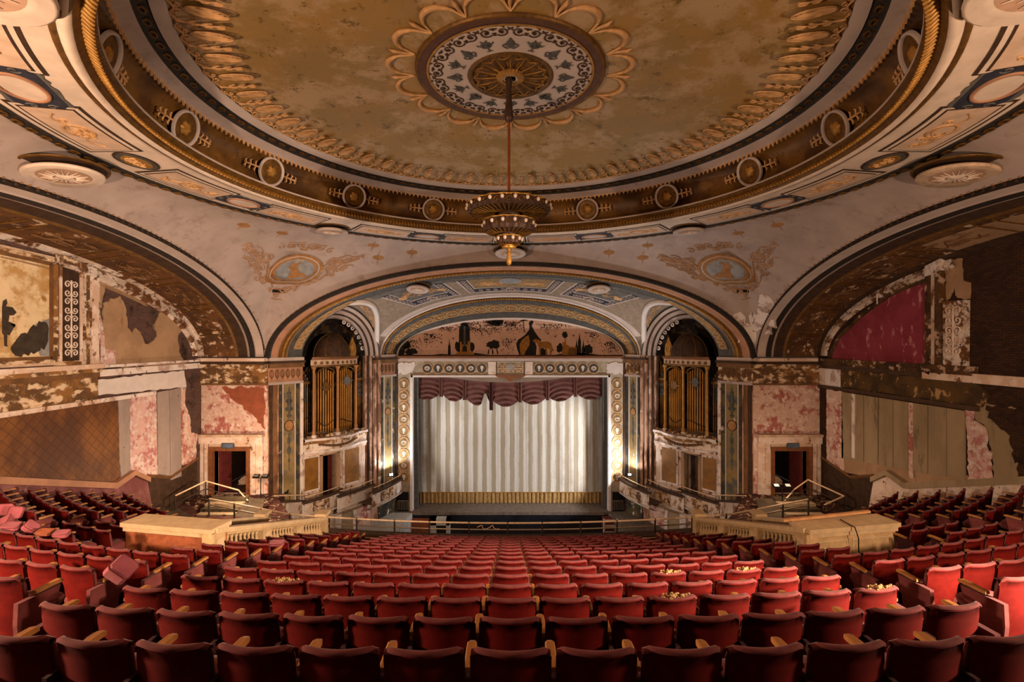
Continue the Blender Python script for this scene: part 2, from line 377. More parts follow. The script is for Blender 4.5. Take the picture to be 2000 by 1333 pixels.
# egg-and-dart: beads too fine to part singly
m = MB(); N = 420
for j in range(N):
    a = 2 * pi * j / N
    if cos(a) < -0.75: continue
    c = pol(a, 8.235, 4.745); er = V((sin(a), cos(a), 0)); et = V((cos(a), -sin(a), 0)); ax = (er * 0.75 + V((0, 0, 0.66))).normalized()
    m.lathe([(0.015, -.16), (.045, -.10), (.052, .02), (.04, .13), (.0, .17)], 5, c, et, et.cross(ax), ax)
o = m.build('egg_and_dart', 'gold', ceiling, True); o['kind'] = 'stuff'
ringband([(8.10, 4.88), (8.16, 4.85), (8.34, 4.67), (8.37, 4.62)]).build('lip_bed', 'gold_dark', ceiling, True)
# guilloche lozenges on the two dark bands
for (r, z, n_, sz) in ((7.67, 6.165, 120, .10), (10.49, 4.545, 160, .11)):
    m = MB()
    for j in range(n_):
        a = 2 * pi * j / n_
        if cos(a) < -0.6: continue
        fr = Fr(pol(a, r, z), (cos(a), -sin(a), 0), (sin(a), cos(a), 0.0), (0, 0, -1))
        m.ring(ell(0, 0, sz * 1.25, sz * .8, 8), ell(0, 0, sz * .8, sz * .45, 8), fr, 0, .025)
    o = m.build('guilloche_ornament', 'gold_dark', ceiling); o['kind'] = 'stuff'
# fringe of small drops along the cove top and along its foot
m = MB()
for j in range(300):
    a = 2 * pi * j / 300
    if cos(a) < -0.75: continue
    fr = Fr(pol(a, 8.07, 5.93), (cos(a), -sin(a), 0), (0, 0, -1), (-sin(a), -cos(a), 0))
    m.prism([(-.06, -.03), (.06, -.03), (.02, .07), (0, .12), (-.02, .07)], fr, -.03, .015)
o = m.build('cove_fringe', 'gilt_relief', ceiling); o['kind'] = 'stuff'
# palmettes and florets at the foot of the dome, each a part
def dome_fr(phi, r):
    n = V((0, 0, -1)); rad = V((-sin(phi), -cos(phi), 0.12)).normalized()
    return Fr(pol(phi, r, dome_z(r) - 0.01), (cos(phi), -sin(phi), 0), rad, n)
def loc_part(mesh, name, fr, parent):
    o = bpy.data.objects.new(name, mesh); COL.objects.link(o); o.parent = parent
    M = Matrix((fr.ex, fr.ey, fr.en)).transposed().to_4x4(); M.translation = fr.O - V(parent['org']) if 'org' in parent else fr.O
    o.matrix_local = M
    return o
def mesh_of(mb, mat, smooth=False, name='part'):
    me = bpy.data.meshes.new(name); me.from_pydata([tuple(p) for p in mb.v], [], mb.f); me.update(); me.materials.append(MATS[mat])
    if smooth: me.polygons.foreach_set('use_smooth', [True] * len(me.polygons))
    return me
ID = Fr((0, 0, 0), (1, 0, 0), (0, 1, 0), (0, 0, 1))
m = MB()
for k in range(-3, 4):                       # fan of leaves
    a = k * 0.30; L = 0.74 - 0.05 * abs(k)
    m.tube([ID(0.03 * sin(a), .22, .01), ID(0.10 * sin(a) * 1.2, .24 + L * .5 * cos(a * .6), .03), ID(0.15 * sin(a), .26 + L * cos(a * .7) * .9, .02)], [.014, .03, .012], 5)
m.ring(ell(0, .58, .15, .40, 18), ell(0, .58, .132, .38, 18), ID, 0, .03)
for s_ in (-1, 1): m.tube([ID(u * s_, w_, .02) for u, w_ in spiral(.09, .08, .07, 0, .9)], .016, 5)
PALM = mesh_of(m, 'gilt_relief', True, 'palmette')
m = MB()
m.tube([ID(0, 0, .02), ID(.02, .3, .03), ID(0, .86, .02)], [.026, .022, .012], 5)
for w_, q in ((.26, .08), (.5, .07), (.72, .05)):
    for s_ in (-1, 1): m.tube([ID(0, w_ - .05, .02), ID(s_ * q * .7, w_ + .02, .03), ID(s_ * q, w_ + .10, .02), ID(s_ * q * .8, w_ + .14, .01)], [.016, .022, .018, .01], 5)
FLOR = mesh_of(m, 'gilt_relief', True, 'floret')
m = MB(); m.tube([ID(lerp(-.45, .45, i / 10), .05 + .05 * cos(i / 10 * 2 * pi * 2), .02) for i in range(11)], .02, 5)
for s_ in (-.22, .22): m.tube([ID(s_ + u, w_, .02) for u, w_ in spiral(0, .06, .06, 0, 1)], .012, 4)
VINE = mesh_of(m, 'gilt_relief', True, 'vine_scroll')
for j in range(52):
    a = 2 * pi * j / 52
    if cos(a) < -0.62: continue
    loc_part(PALM, 'palmette', dome_fr(a, 7.22), ceiling)
    loc_part(FLOR, 'floret', dome_fr(a + pi / 52, 7.22), ceiling)
    loc_part(VINE, 'vine_scroll', dome_fr(a, 7.27), ceiling)
# centre rosette
plain('mid_brown_ring', '#57392a', 0.6, var=0.25, scale=6)
ros = MB(); ZR = 6.80
def flat(phi, r, n=0.0): return pol(phi, r, ZR - n)
ringband([(2.42, 6.86), (2.40, 6.77), (2.36, 6.75), (2.33, 6.77)]).build('rosette_rim', 'gold_dark', ceiling, True)
ringband([(2.33, 6.77), (2.12, 6.79)]).build('rosette_band', 'mid_brown_ring', ceiling)
ringband([(2.13, 6.77), (2.09, 6.75), (2.06, 6.78)]).build('rosette_rim', 'gold', ceiling, True)
ringband([(2.08, 6.785), (1.08, 6.79)]).build('rosette_field', 'lilac_light', ceiling)
ringband([(1.10, 6.78), (1.05, 6.74), (.98, 6.78)]).build('rosette_rim', 'gold_dark', ceiling, True)
m = MB()
for i, (r0, r1) in enumerate(((1.0, .72), (.72, .34))):
    m.grid([[flat(2 * pi * j / 64, r, -.02 - .05 * abs(sin(2 * pi * j / 64 * 8)) * (1 - abs(2 * q - 1))) for j in range(64)] for q, r in ((0, r0), (.5, (r0 + r1) / 2), (1, r1))], cu=True)
m.build('rosette_shell', 'gold_dark', ceiling)
m = MB()
m.grid([[flat(2 * pi * j / 48, r * (1 + .04 * cos(24 * 2 * pi * j / 48)), n) for j in range(48)] for r, n in ((.36, .0), (.34, .06), (.2, .09), (.14, .02))], cu=True)
m.build('rosette_calyx', 'gold', ceiling)
ringband([(.15, 6.79), (.12, 6.84), (.0, 6.9)], 20).build('rosette_hole', 'dark_void', ceiling)
for k in range(14):
    a0 = 2 * pi * k / 14; m = MB(); fr = Fr(flat(a0, .15, .05), (cos(a0), -sin(a0), 0), (sin(a0), cos(a0), 0), (0, 0, -1))
    m.prism(ragged([(-.03, 0), (.03, 0), (.02, .07), (-.02, .06)], .012, .03, k), fr, 0, .02); m.build('plaster_chip', 'white_plaster', ceiling)
m = MB()
for k in range(16): a = 2 * pi * k / 16; m.tube([flat(a, .36, .03), flat(a, .7, .05), flat(a, .97, .03)], .014, 5)
for k in range(16):
    a = 2 * pi * (k + .5) / 16; m.tube([flat(a + q * .16, .93 - .10 * (1 - abs(q)), .04) for q in (-1, -.5, 0, .5, 1)], .013, 5)
m.build('rosette_ribs', 'gold', ceiling, True)
m = MB()                                       # urn and medallion reliefs on the pale field, two meshes shared by all copies
m.prism([(-.04, -.16), (.04, -.16), (.1, -.02), (.03, .1), (.012, .16), (-.012, .16), (-.03, .1), (-.1, -.02)], ID, 0, .03)
for s_ in (-1, 1):
    m.tube([ID(s_ * u, w_ - .1, .02) for u, w_ in spiral(.12, 0, .09, pi, 1)], .014, 4)
    m.tube([ID(0, -.18, .02), ID(s_ * .08, -.23, .02), ID(s_ * .14, -.17, .02)], .012, 4)
URN = mesh_of(m, 'slate', False, 'urn_relief')
m = MB(); m.ring(ell(0, 0, .13, .11, 16), ell(0, 0, .07, .055, 16), ID, 0, .03); m.prism(ell(0, 0, .05, .04, 8), ID, 0, .035)
m.tube([ID(0, -.11, .02), ID(0, -.24, .02)], .016, 4); m.tube([ID(-.07, -.24, .02), ID(0, -.22, .02), ID(.07, -.24, .02)], .014, 4)
for s_ in (-1, 1): m.tube([ID(s_ * .12, 0, .02), ID(s_ * .18, .02, .02), ID(s_ * .2, .06, .02)], .014, 4); m.tube([ID(s_ * .04, .1, .02), ID(s_ * .07, .17, .02)], .012, 4)
MEDR = mesh_of(m, 'slate', False, 'medallion_relief')
m = MB()
m.tube([ID(u, w_, .015) for u, w_ in spiral(0, 0, .15, -2.4, 1.2)], [.018] * 15 + [.03, .035], 4)
for a in (0.3, 1.2, 2.4, 3.4): m.tube([ID(.15 * cos(a), .15 * sin(a), .015), ID(.2 * cos(a + .2), .2 * sin(a + .2), .015), ID(.19 * cos(a + .5), .19 * sin(a + .5), .015)], [.02, .026, .01], 4)
m.prism(ell(0, 0, .035, .035, 8), ID, 0, .03)
SCR = mesh_of(m, 'umber', False, 'scroll_relief')
for k in range(16):
    a = 2 * pi * k / 16
    fr = Fr(flat(a, 1.47, .01), (cos(a), -sin(a), 0), (sin(a), cos(a), 0), (0, 0, -1))
    loc_part(URN if k % 2 == 0 else MEDR, 'urn_relief' if k % 2 == 0 else 'medallion_relief', fr, ceiling)
for k in range(32):
    a = 2 * pi * (k + .5) / 32; s_ = 1 if k % 2 else -1
    fr = Fr(flat(a, 1.87, .01), (s_ * cos(a), -s_ * sin(a), 0), (sin(a), cos(a), 0), (0, 0, -1))
    loc_part(SCR, 'scroll_relief', fr, ceiling)
# sixteen crescents round the rosette with a bud at every cusp
m = MB(); pts = []; rad = []
for i in range(15):
    q = -1 + 2 * i / 14; pts.append(ID(q * .47 * (1 - .0 * q), .62 * sqrt(max(0, 1 - q * q)) - .02, .03)); rad.append(.016 + .055 * (1 - q * q))
m.tube(pts, rad, 6)
CRES = mesh_of(m, 'gilt_relief', True, 'crescent')
m = MB(); m.tube([ID(0, 0, .02), ID(.02, .28, .03), ID(0, .5, .04), ID(.01, .62, .02)], [.02, .035, .045, .008], 6)
BUD = mesh_of(m, 'gilt_relief', True, 'bud')
for k in range(16):
    for off, me, nm in ((.5, CRES, 'crescent'), (0, BUD, 'bud')):
        a = 2 * pi * (k + off) / 16
        loc_part(me, nm, Fr(pol(a, 2.46, dome_z(2.5) - .0), (cos(a), -sin(a), 0), (sin(a), cos(a), -.06), (0, 0, -1)), ceiling)
# sixteen roundels on the cove
def roundel_meshes():
    a = MB(); a.lathe([(.47, 0), (.46, .06), (.43, .08), (.395, .05), (.39, .01)], 28); ring_ = mesh_of(a, 'lilac_light', True, 'roundel_ring')
    a = MB(); a.lathe([(.395, .0), (.33, .03), (.22, .015), (.16, .0)], 28); dish = mesh_of(a, 'gold_dark', True, 'roundel_dish')
    a = MB(); a.lathe([(.17, 0), (.14, .05), (.05, .07), (0, .08)], 16, wob=lambda r, t: 1 + .18 * cos(6 * t)); flower = mesh_of(a, 'gold', True, 'roundel_flower')
    a = MB()
    for s_ in (-1, 1):
        a.tube([ID(s_ * .46, 0, .02), ID(s_ * .98, .0, .03)], .03, 5)
        for u, q in ((.58, .12), (.76, .11), (.92, .08)):
            for y_ in (-1, 1): a.tube([ID(s_ * u, 0, .02), ID(s_ * (u + .05), y_ * q, .03), ID(s_ * (u + .0), y_ * (q + .04), .02)], [.022, .03, .012], 5)
    for s_ in (-1, 1): a.tube([ID(0, s_ * .46, .02), ID(0, s_ * .54, .04)], [.05, .03], 5)
    return ring_, dish, flower, mesh_of(a, 'gilt_relief', True, 'roundel_spray')
RM = roundel_meshes()
for k in range(16):
    a = 2 * pi * k / 16
    if cos(a) < -.72: continue
    fr = Fr(pol(a, 8.36, 5.47), (cos(a), -sin(a), 0), V((-sin(a) * .36, -cos(a) * .36, 1)).normalized(), V((-sin(a), -cos(a), -.36)))
    r0 = loc_part(RM[0], 'roundel', fr, ceiling)
    for me, nm in zip(RM[1:], ('dish', 'flower', 'spray')):
        c = bpy.data.objects.new(nm, me); COL.objects.link(c); c.parent = r0
# ring of panels
def an(phi, r, n=0.0): return pol(phi, r, lerp(4.66, 4.60, (r - 8.66) / 1.7) - n)
def an_strip(p0, p1, r0, r1, n, mat, name, parent=ceiling, k=14, t=0.02):
    m = MB(); q = [lerp(p0, p1, i / k) for i in range(k + 1)]
    m.grid([[an(a, r0, 0) for a in q], [an(a, r0, n) for a in q], [an(a, r1, n) for a in q], [an(a, r1, 0) for a in q]]); return m.build(name, mat, parent)
def an_fr(phi, r, n=0.0): return Fr(an(phi, r, n), (cos(phi), -sin(phi), 0), (sin(phi), cos(phi), 0), (0, 0, -1))
class Bend:                                   # local metres on the ring: u along it, w outward
    def __init__(s, phi, r): s.phi = phi; s.r = r
    def __call__(s, u, w_=0.0, n=0.0): return an(s.phi + u / s.r, s.r + w_, n)
def arabesque(m, fr, U, W, seed, rr=.018, n0=.02):
    rnd = random.Random(seed)
    m.tube([fr(lerp(-U, U, i / 16) * .9, W * .45 * sin(i / 16 * 2 * pi * 1.5), n0) for i in range(17)], rr, 4)
    for k in range(10):
        cx = rnd.uniform(-.85, .85) * U; cy = rnd.uniform(-.55, .55) * W; r_ = min(W, U) * rnd.uniform(.2, .42)
        m.tube([fr(u, w_, n0) for u, w_ in spiral(cx, cy, r_, rnd.uniform(0, 6), 1.1, rnd.choice((-1, 1)), 11)], rr, 4)
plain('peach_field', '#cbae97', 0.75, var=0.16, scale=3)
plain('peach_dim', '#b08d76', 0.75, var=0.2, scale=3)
for k in range(16):
    ph = 2 * pi * (k + .5) / 16; 
    if cos(ph) < -.86: continue
    wdt = radians(6.6)
    an_strip(ph - wdt * 1.12, ph + wdt * 1.12, 9.0, 10.22, .016, 'umber', 'panel_border')
    an_strip(ph - wdt * 1.06, ph + wdt * 1.06, 9.06, 10.16, .024, 'cream', 'panel_border')
    an_strip(ph - wdt, ph + wdt, 9.14, 10.08, .030, 'umber', 'panel_border')
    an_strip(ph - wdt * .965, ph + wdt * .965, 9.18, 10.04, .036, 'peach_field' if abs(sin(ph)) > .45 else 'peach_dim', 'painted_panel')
    m = MB(); arabesque(m, Bend(ph, 9.6), .95, .36, k, .017, .042)
    m.ring(ell(0, 0, .34, .27, 20), ell(0, 0, .29, .22, 20), Bend(ph, 9.6), .03, .055)
    m.build('arabesque', 'gilt_relief', ceiling, True)
for k in range(16):
    ph = 2 * pi * k / 16; q = k % 4
    if cos(ph) < -.86: continue
    B = Bend(ph, 9.6)
    if k in (4, 12):
        for (rx, ry, n, mt) in ((.62, .40, .02, 'umber'), (.56, .35, .03, 'slate'), (.44, .26, .04, 'gold')):
            MB().prism(ell(0, 0, rx, ry, 28), B, 0, n).build('oval_medallion', mt, ceiling)
        m = MB(); arabesque(m, B, .34, .2, 60 + k, .02, .045); m.build('arabesque', 'gilt_relief', ceiling)
    elif k % 4 in (1, 3):
        loz = lambda s_: [(-1.05 * s_, -.28 * s_), (-.78 * s_, -.5 * s_), (.78 * s_, -.5 * s_), (1.05 * s_, -.28 * s_), (1.05 * s_, .28 * s_), (.78 * s_, .5 * s_), (-.78 * s_, .5 * s_), (-1.05 * s_, .28 * s_)]
        MB().prism(ragged(loz(1), .03, .1, k), B, 0, .02).build('lozenge_frame', 'grey_blue', ceiling)
        MB().prism(loz(.84), B, 0, .028).build('lozenge_field', 'navy', ceiling)
        m = MB()
        for s_ in (-1, 1):
            for y_ in (-1, 1): m.tube([B(s_ * u, y_ * w_, .035) for u, w_ in spiral(.72, .16, .1, 2, 1)], .016, 4)
        m.build('lozenge_scroll', 'grey_blue', ceiling)
        MB().ring(ell(0, 0, .56, .37, 28), ell(0, 0, .5, .31, 28), B, 0, .06).build('oval_rim', 'terracotta', ceiling, True)
        MB().prism(ell(0, 0, .5, .31, 28), B, 0, .034).build('oval_field', 'lilac_light' if abs(cos(ph)) > .9 else 'cream', ceiling)
# pendentives
def edge_d(phi):
    s_, c_ = abs(sin(phi)), abs(cos(phi)); return min(11.9 / s_ if s_ > 1e-6 else 1e9, 11.1 / c_ if c_ > 1e-6 else 1e9)
def edge_z(phi):
    d = edge_d(phi); x = abs(d * sin(phi)); y = abs(d * cos(phi))
    q = x / 11.9 if abs(y - 11.1) < 1e-6 else y / 11.1
    return ZS + 4.70 * sqrt(max(0, 1 - min(1, q) ** 2))
def zsph(r):
    q = min(1, max(0, (r - 10.62) / 5.655)); return ZS + 5.42 * sqrt(1 - q * q)
def pend(phi, tau, n=0.0):
    d = edge_d(phi); k = sin(tau * pi / 2); r = 10.62 + (d - 10.62) * k
    p = pol(phi, r, zsph(r) - (zsph(d) - edge_z(phi)) * k ** 1.6)
    if n:
        e = 1e-3; a = pend(phi + e, tau); b = pend(phi, min(tau + e, 1)); nn = (a - p).cross(b - p)
        nn = nn.normalized() if nn.length > 1e-12 else V((0, 0, -1))
        if nn.z > 0: nn = -nn
        p = p + nn * n
    return p
PHC = atan2(11.9, 11.1)
for k, (a0, a1) in enumerate(((-PHC, PHC), (PHC, pi - PHC), (pi - PHC, pi + PHC), (pi + PHC, 2 * pi - PHC))): pass
m = MB(); ang = sorted(set([2 * pi * j / 192 for j in range(192)] + [PHC, pi - PHC, pi + PHC, 2 * pi - PHC]))
m.grid([[pend(a, i / 16) for a in ang] for i in range(17)], cu=True)
m.build('pendentive', 'lilac', ceiling, True)
def PB(phi, tau):                             # flat frame laid on the pendentive at (phi, tau): u across, w up
    p = pend(phi, tau); e = 2e-2
    a = (pend(phi + e, tau) - pend(phi - e, tau)).normalized(); b = (pend(phi, tau - e) - pend(phi, tau + e))
    nn = a.cross(b).normalized()
    if nn.z > 0: nn = -nn
    up = V((0, 0, 1)); up = (up - nn * up.dot(nn)).normalized(); ex = up.cross(nn)
    return Fr(p, ex, up, nn)
for sg in (-1, 1):
    S1 = sg * radians(45.5)
    BF = PB(S1, .41)
    def zs1(x, y):
        a = atan2(x, y - DC); r = math.hypot(x, y - DC); d = edge_d(a); k = max(0, min(1, (r - 10.62) / (d - 10.62)))
        return zsph(r) - (zsph(d) - edge_z(a)) * k ** 1.6
    def onp(u, w_, n):
        p = BF(sg * u, w_); z = sum(zs1(p.x + .5 * cos(i * pi / 4), p.y + .5 * sin(i * pi / 4)) for i in range(8)) / 8
        return V((p.x, p.y, z - .02)) + BF.en * n
    def disc(rx, ry, n, mat, nm):
        m = MB(); m.grid([[onp(rx * k * cos(a), ry * k * sin(a), q) for a in [2 * pi * i / 40 for i in range(40)]] for k, q in ((.02, n), (.35, n), (.7, n), (1, n), (1.01, 0.001))], cu=True); m.build(nm, mat, ceiling, True)
    for (rx, ry, n, mt, nm) in ((1.2, .92, .03, 'ochre_print', 'medallion_border'), (1.06, .80, .05, 'lilac_light', 'medallion_border'), (1.0, .75, .065, 'ochre_print', 'medallion_border'), (.84, .62, .08, 'medallion_blue', 'medallion_picture')): disc(rx, ry, n, mt, nm)
    m = MB()                                   # seated figure in the picture
    for q in (((-.5, -.5), (.4, -.5), (.25, -.25), (-.3, -.28)), ((-.2, -.3), (.22, -.3), (.16, .0), (-.14, .05)), ((-.14, .02), (.16, -.02), (.26, .2), (.1, .28), (-.1, .26)), ((-.05, .24), (.09, .26), (.08, .44), (-.06, .44)), ((-.12, .14), (-.34, .32), (-.3, .4), (-.08, .26))): m.prism(list(q), onp, .08, .095)
    m.build('painted_figure', 'ochre_print', ceiling)
    m = MB(); S0 = sg * radians(45.5)
    def B(u, w_, n): return pend(S0 + u / 13.8, max(0, min(1, .41 - w_ / 7.2)), n)
    for s_ in (-1, 1):
        for (cx, cy, r_) in ((1.5, -.1, .3), (1.95, .15, .3), (2.35, .0, .24), (1.45, -.6, .25), (1.0, -1.0, .25), (.7, 1.15, .25), (.25, 1.3, .2), (1.75, -.35, .2), (1.1, .95, .2)):
            m.tube([B(s_ * u, w_, .02) for u, w_ in spiral(cx, cy, r_, 1.0, 1.0, 1, 9)], .03, 4)
        m.tube([B(s_ * lerp(1.2, 2.6, i / 8), .05 - .35 * sin(i / 8 * pi), .02) for i in range(9)], .035, 4)
        m.tube([B(s_ * lerp(1.25, .95, i / 5), lerp(-.1, -.95, i / 5), .02) for i in range(6)], [.02, .05, .07, .07, .05, .02], 4)
    for k, (u0, w0, U_, W_) in enumerate(((2.0, .0, .9, .6), (-2.0, .0, .9, .6), (1.1, -1.15, .6, .4), (-1.1, -1.15, .6, .4), (0, 1.25, .9, .35), (1.9, -.7, .6, .4), (-1.9, -.7, .6, .4), (0, -1.3, .5, .3))): arabesque(m, lambda u, w_, n: B(u + u0, w_ + w0, n), U_, W_, 80 + k, .03)
    m.build('garland_print', 'ochre_soft', ceiling)
    G = PB(sg * radians(46.5), .58)
    MB().prism(rect(-.46, .46, -.13, .13), G, 0, .03).build('grille_frame', 'terracotta', ceiling)
    MB().prism(rect(-.4, .4, -.08, .08), G, 0, .036).build('grille_slot', 'dark_void', ceiling)
    m = MB()
    m.tube([G(.62 * cos(a), -.05 + .42 * sin(a), .02) for a in [pi + i * pi / 12 for i in range(13)]], .03, 4); m.build('garland_print', 'ochre_print', ceiling)
    m = MB()
    for ph_, ta_ in ((31, .42), (52, .16), (24, .35), (60, .2), (33, .2)):
        H = PB(sg * radians(ph_), ta_); m.prism(ell(0, 0, .26, .14, 14), H, 0, .012); m.tube([H(0, .15, .01), H(.1, .5, .01)], .018, 4); m.tube([H(0, -.15, .01), H(-.05, -.45, .01)], .018, 4)
    m.build('pendant_print', 'ochre_print', ceiling)
    m = MB()                                  # dotted lines following the arch edges
    for i in range(70):
        a = sg * lerp(.02, PHC - .02, i / 70); m.tube([pend(a, .93, .01), pend(a + .004, .93, .01)], .025, 4)
    for i in range(70):
        a = sg * lerp(PHC + .02, pi / 2 + .5, i / 70); m.tube([pend(a, .90, .01), pend(a + .004, .90, .01)], .025, 4)
    o = m.build('dotted_line', 'ochre_print', ceiling); o['kind'] = 'stuff'
# round air diffusers hung under the ceiling, each lifted a hand below it
def diffuser(c, r, nrm, label, pale='lilac_light'):
    nrm = V(nrm).normalized(); ex = V((1, 0, 0)); ey = nrm.cross(ex).normalized(); ex = ey.cross(nrm)
    t = thing('air_diffuser', label, 'air vent', tuple(c), 'round plaster air diffusers on the ceiling')
    def L(prof, nm, mt, n=36, sm=True): return MB().lathe([(a * r, b) for a, b in prof], n, c, ex, ey, nrm).build(nm, mt, t, sm)
    L([(1.16, -.17), (1.14, -.14), (1.06, -.14), (1.03, -.17)], 'collar', 'gold_dark')
    L([(1.05, -.16), (.5, -.16), (.3, -.16)], 'recess_shade', 'umber')  # flat dark ring stands in for the shaded hole above the disc
    L([(.3, -.16), (.3, -.02)], 'neck', 'umber')
    L([(.9, -.06), (1.0, -.02), (1.0, .03), (.95, .06), (.82, .03), (.80, .045), (.70, .02), (.66, .03)], 'rim', pale)
    L([(.67, .03), (.3, .045), (.2, .05), (0.0, .05)], 'dish', 'peach_dim')
    m = MB()
    for k in range(20):
        a = 2 * pi * k / 20; d = ex * cos(a) + ey * sin(a); m.tube([c + d * r * .28 + nrm * .06, c + d * r * (.6 if k % 2 else .5) + nrm * .045], [.02, .008], 4)
    m.build('rays', 'cream', t)
    MB().lathe([(.26 * r, .05), (.18 * r, .09), (0, .10)], 24, c, ex, ey, nrm, wob=lambda r_, a: 1 + .3 * cos(4 * a)).build('flower', 'cream', t, True)
    return t
diffuser(V((0, 22.75, 4.10)), .72, (0, -.15, -1), 'round diffuser over the crown of the stage arch, behind the chandelier finial')
diffuser(V((-11.1, 12.1, 4.12)), .80, (.12, 0, -1), 'round diffuser above the crown of the left side arch', 'cream')
diffuser(V((11.1, 12.1, 4.12)), .80, (-.12, 0, -1), 'round diffuser above the crown of the right side arch', 'cream_dirty')
for (ph, lb) in ((-45, 'small round diffuser at the panel ring, over the left painted oval medallion'), (45, 'small round diffuser at the panel ring, over the right painted oval medallion'),
                 (-134.5, 'big round diffuser cut by the top left corner of the picture'), (134.5, 'big round diffuser cut by the top right corner of the picture')):
    a = radians(ph); diffuser(pol(a, 10.25 if abs(ph) < 90 else 9.45, 4.44), .62 if abs(ph) < 90 else .95, (0, 0, -1), lb, 'cream' if abs(ph) > 90 else 'lilac_light')
# ================================================================ ARCHES, SPLAYED VAULT, PROSCENIUM
A0 = V((-11.78, 23.6, 0)); EW = V((0.608, 0.794, 0)).normalized(); NW = V((EW.y, -EW.x, 0)); LW = 7.82   # left splay wall in plan
def ob_x(Y): return 11.78 - (Y - 23.6) * EW.x / EW.y          # half width of the splay at depth Y
def arc(Y, a, top, zs=ZS): return lambda t: V((a * cos(t), Y, zs + (top - zs) * sin(t)))
def sarc(X, a, top, sg, zs=ZS): return lambda t: V((sg * X, DC + a * cos(t), zs + (top - zs) * sin(t)))
TS = [pi * i / 96 for i in range(97)]
def sweep(fns, ts=TS): return MB().grid([[f(t) for t in ts] for f in fns])
arch = thing('trim_1', 'broad stage-side ceiling arch of dark, terracotta and gilded bands', 'arch', kind='structure')
fe = [arc(23.62, 11.92, 3.87), arc(23.52, 11.88, 3.84), arc(23.5, 11.66, 3.66), arc(23.55, 11.60, 3.62)]
sweep(fe).build('face_band', 'blackband', arch)
t1 = arc(24.02, 11.46, 3.50); t0 = arc(23.6, 11.56, 3.60); t2 = arc(24.3, 11.24, 3.41); f1 = arc(25.0, 10.71, 3.36)
sweep([fe[-1], t0, arc(23.75, 11.52, 3.555), arc(23.76, 11.44, 3.54), t1]).build('plaster_band', 'terracotta', arch, True)
sweep([t1, arc(24.03, 11.38, 3.46), arc(24.28, 11.18, 3.38), t2]).build('rope_bed', 'gold_dark', arch)
def beads(fn, ts, r, mat, name, parent, k=6):
    m = MB()
    for i, t in enumerate(ts[:-1]):
        p = fn(t); q = fn(ts[i + 1]); m.tube([lerp(p, q, .05), lerp(p, q, .5), lerp(p, q, .95)], [r * .55, r, r * .55], k)
    o = m.build(name, mat, parent, True); o['kind'] = 'stuff'; return o
beads(arc(24.12, 11.29, 3.42), [pi * i / 190 for i in range(191)], .085, 'gold', 'rope_beads', arch)
sweep([t2, arc(24.38, 11.19, 3.40)]).build('plaster_band', 'terracotta', arch)
sweep([arc(24.38, 11.19, 3.40), arc(24.5, 11.08, 3.39), arc(24.9, 10.78, 3.365), f1]).build('soffit_band', 'slate', arch, True)
# ornament panels on the lower flanks of the soffit
def soff(t, s_, n=0.0):
    Y = 24.38 + .62 * s_; a = ob_x(Y) * 1.0 - .06; return arc(Y - n * .5, a - n * .9, lerp(3.40, 3.36, s_) - n * .3)(t)
for base, sg in ((pi, -1), (0, 1)):
    m = MB(); q = [base + sg * lerp(.10, .75, i / 20) for i in range(21)]
    m.grid([[soff(t, .22, 0) for t in q], [soff(t, .22, .02) for t in q], [soff(t, .80, .02) for t in q], [soff(t, .80, 0) for t in q]]); m.build('soffit_panel', 'ochre_field', arch)
    m = MB()
    for i in range(9):
        t = base + sg * lerp(.14, .7, i / 8)
        m.tube([soff(t + .028 * cos(a), .5 + .22 * sin(a), .03) for a in [2 * pi * k / 10 for k in range(11)]], .022, 4)
    m.build('soffit_scroll', 'gilt_relief', arch)
# splayed vault between the arch and the proscenium, pierced by the two organ lunettes
def vt(s_): Y = lerp(25.0, 28.84, s_); return Y, ob_x(Y), lerp(3.36, 2.76, s_)
def vault(t, s_, n=0.0):
    Y, a, top = vt(s_); return arc(Y - n * .15, a - n * .8, top - n)(t)
NC = 3.675; NA = 2.72; NB = 2.90              # lunette centre along the splay wall, half width, rise
def in_lun(p):
    X = -abs(p.x); q = V((X, p.y, 0)) - A0; d = q.dot(EW)
    return ((d - NC) / NA) ** 2 + ((p.z - ZS) / NB) ** 2 < 1
plain('vault_paint', '#8d7a68', 0.75, var=0.25, scale=4, dirt='#6d625a')
stagevault = thing('ceiling_splay', 'splayed painted vault above the stage opening with three framed panels', 'vault', kind='structure')
m = MB(); NT_, NS_ = 260, 40; idx = {}
for i in range(NS_):
    for j in range(NT_):
        ps = [vault(pi * jj / NT_, ii / NS_) for ii, jj in ((i, j), (i, j + 1), (i + 1, j + 1), (i + 1, j))]
        if sum(in_lun(p) for p in ps) >= 3: continue
        ks = []
        for (ii, jj), p in zip(((i, j), (i, j + 1), (i + 1, j + 1), (i + 1, j)), ps):
            if (ii, jj) not in idx: idx[(ii, jj)] = len(m.v); m.v.append(tuple(p))
            ks.append(idx[(ii, jj)])
        m.f.append(tuple(ks))
m.build('vault_shell', 'vault_paint', stagevault, True)
def zv(X, Y):
    s_ = (Y - 25.0) / 3.84; a = ob_x(Y); top = lerp(3.36, 2.76, s_); q = abs(X) / a
    return ZS + (top - ZS) * sqrt(1 - q * q) if q < 1 else ZS - 9
def lun_hit(th, shrink=0.0, sg=-1):
    d = NC + (NA - shrink) * cos(th); z = ZS + (NB - shrink) * sin(th); b = A0 + EW * d
    k = 0.0
    while k < 4:
        p = b + NW * k
        if p.y < 25.0 or zv(p.x, p.y) >= z: break
        k += .02
    return b + V((0, 0, z)), V((p.x, p.y, z))
def mir(p, sg): return V((-p.x, p.y, p.z)) if sg > 0 else p
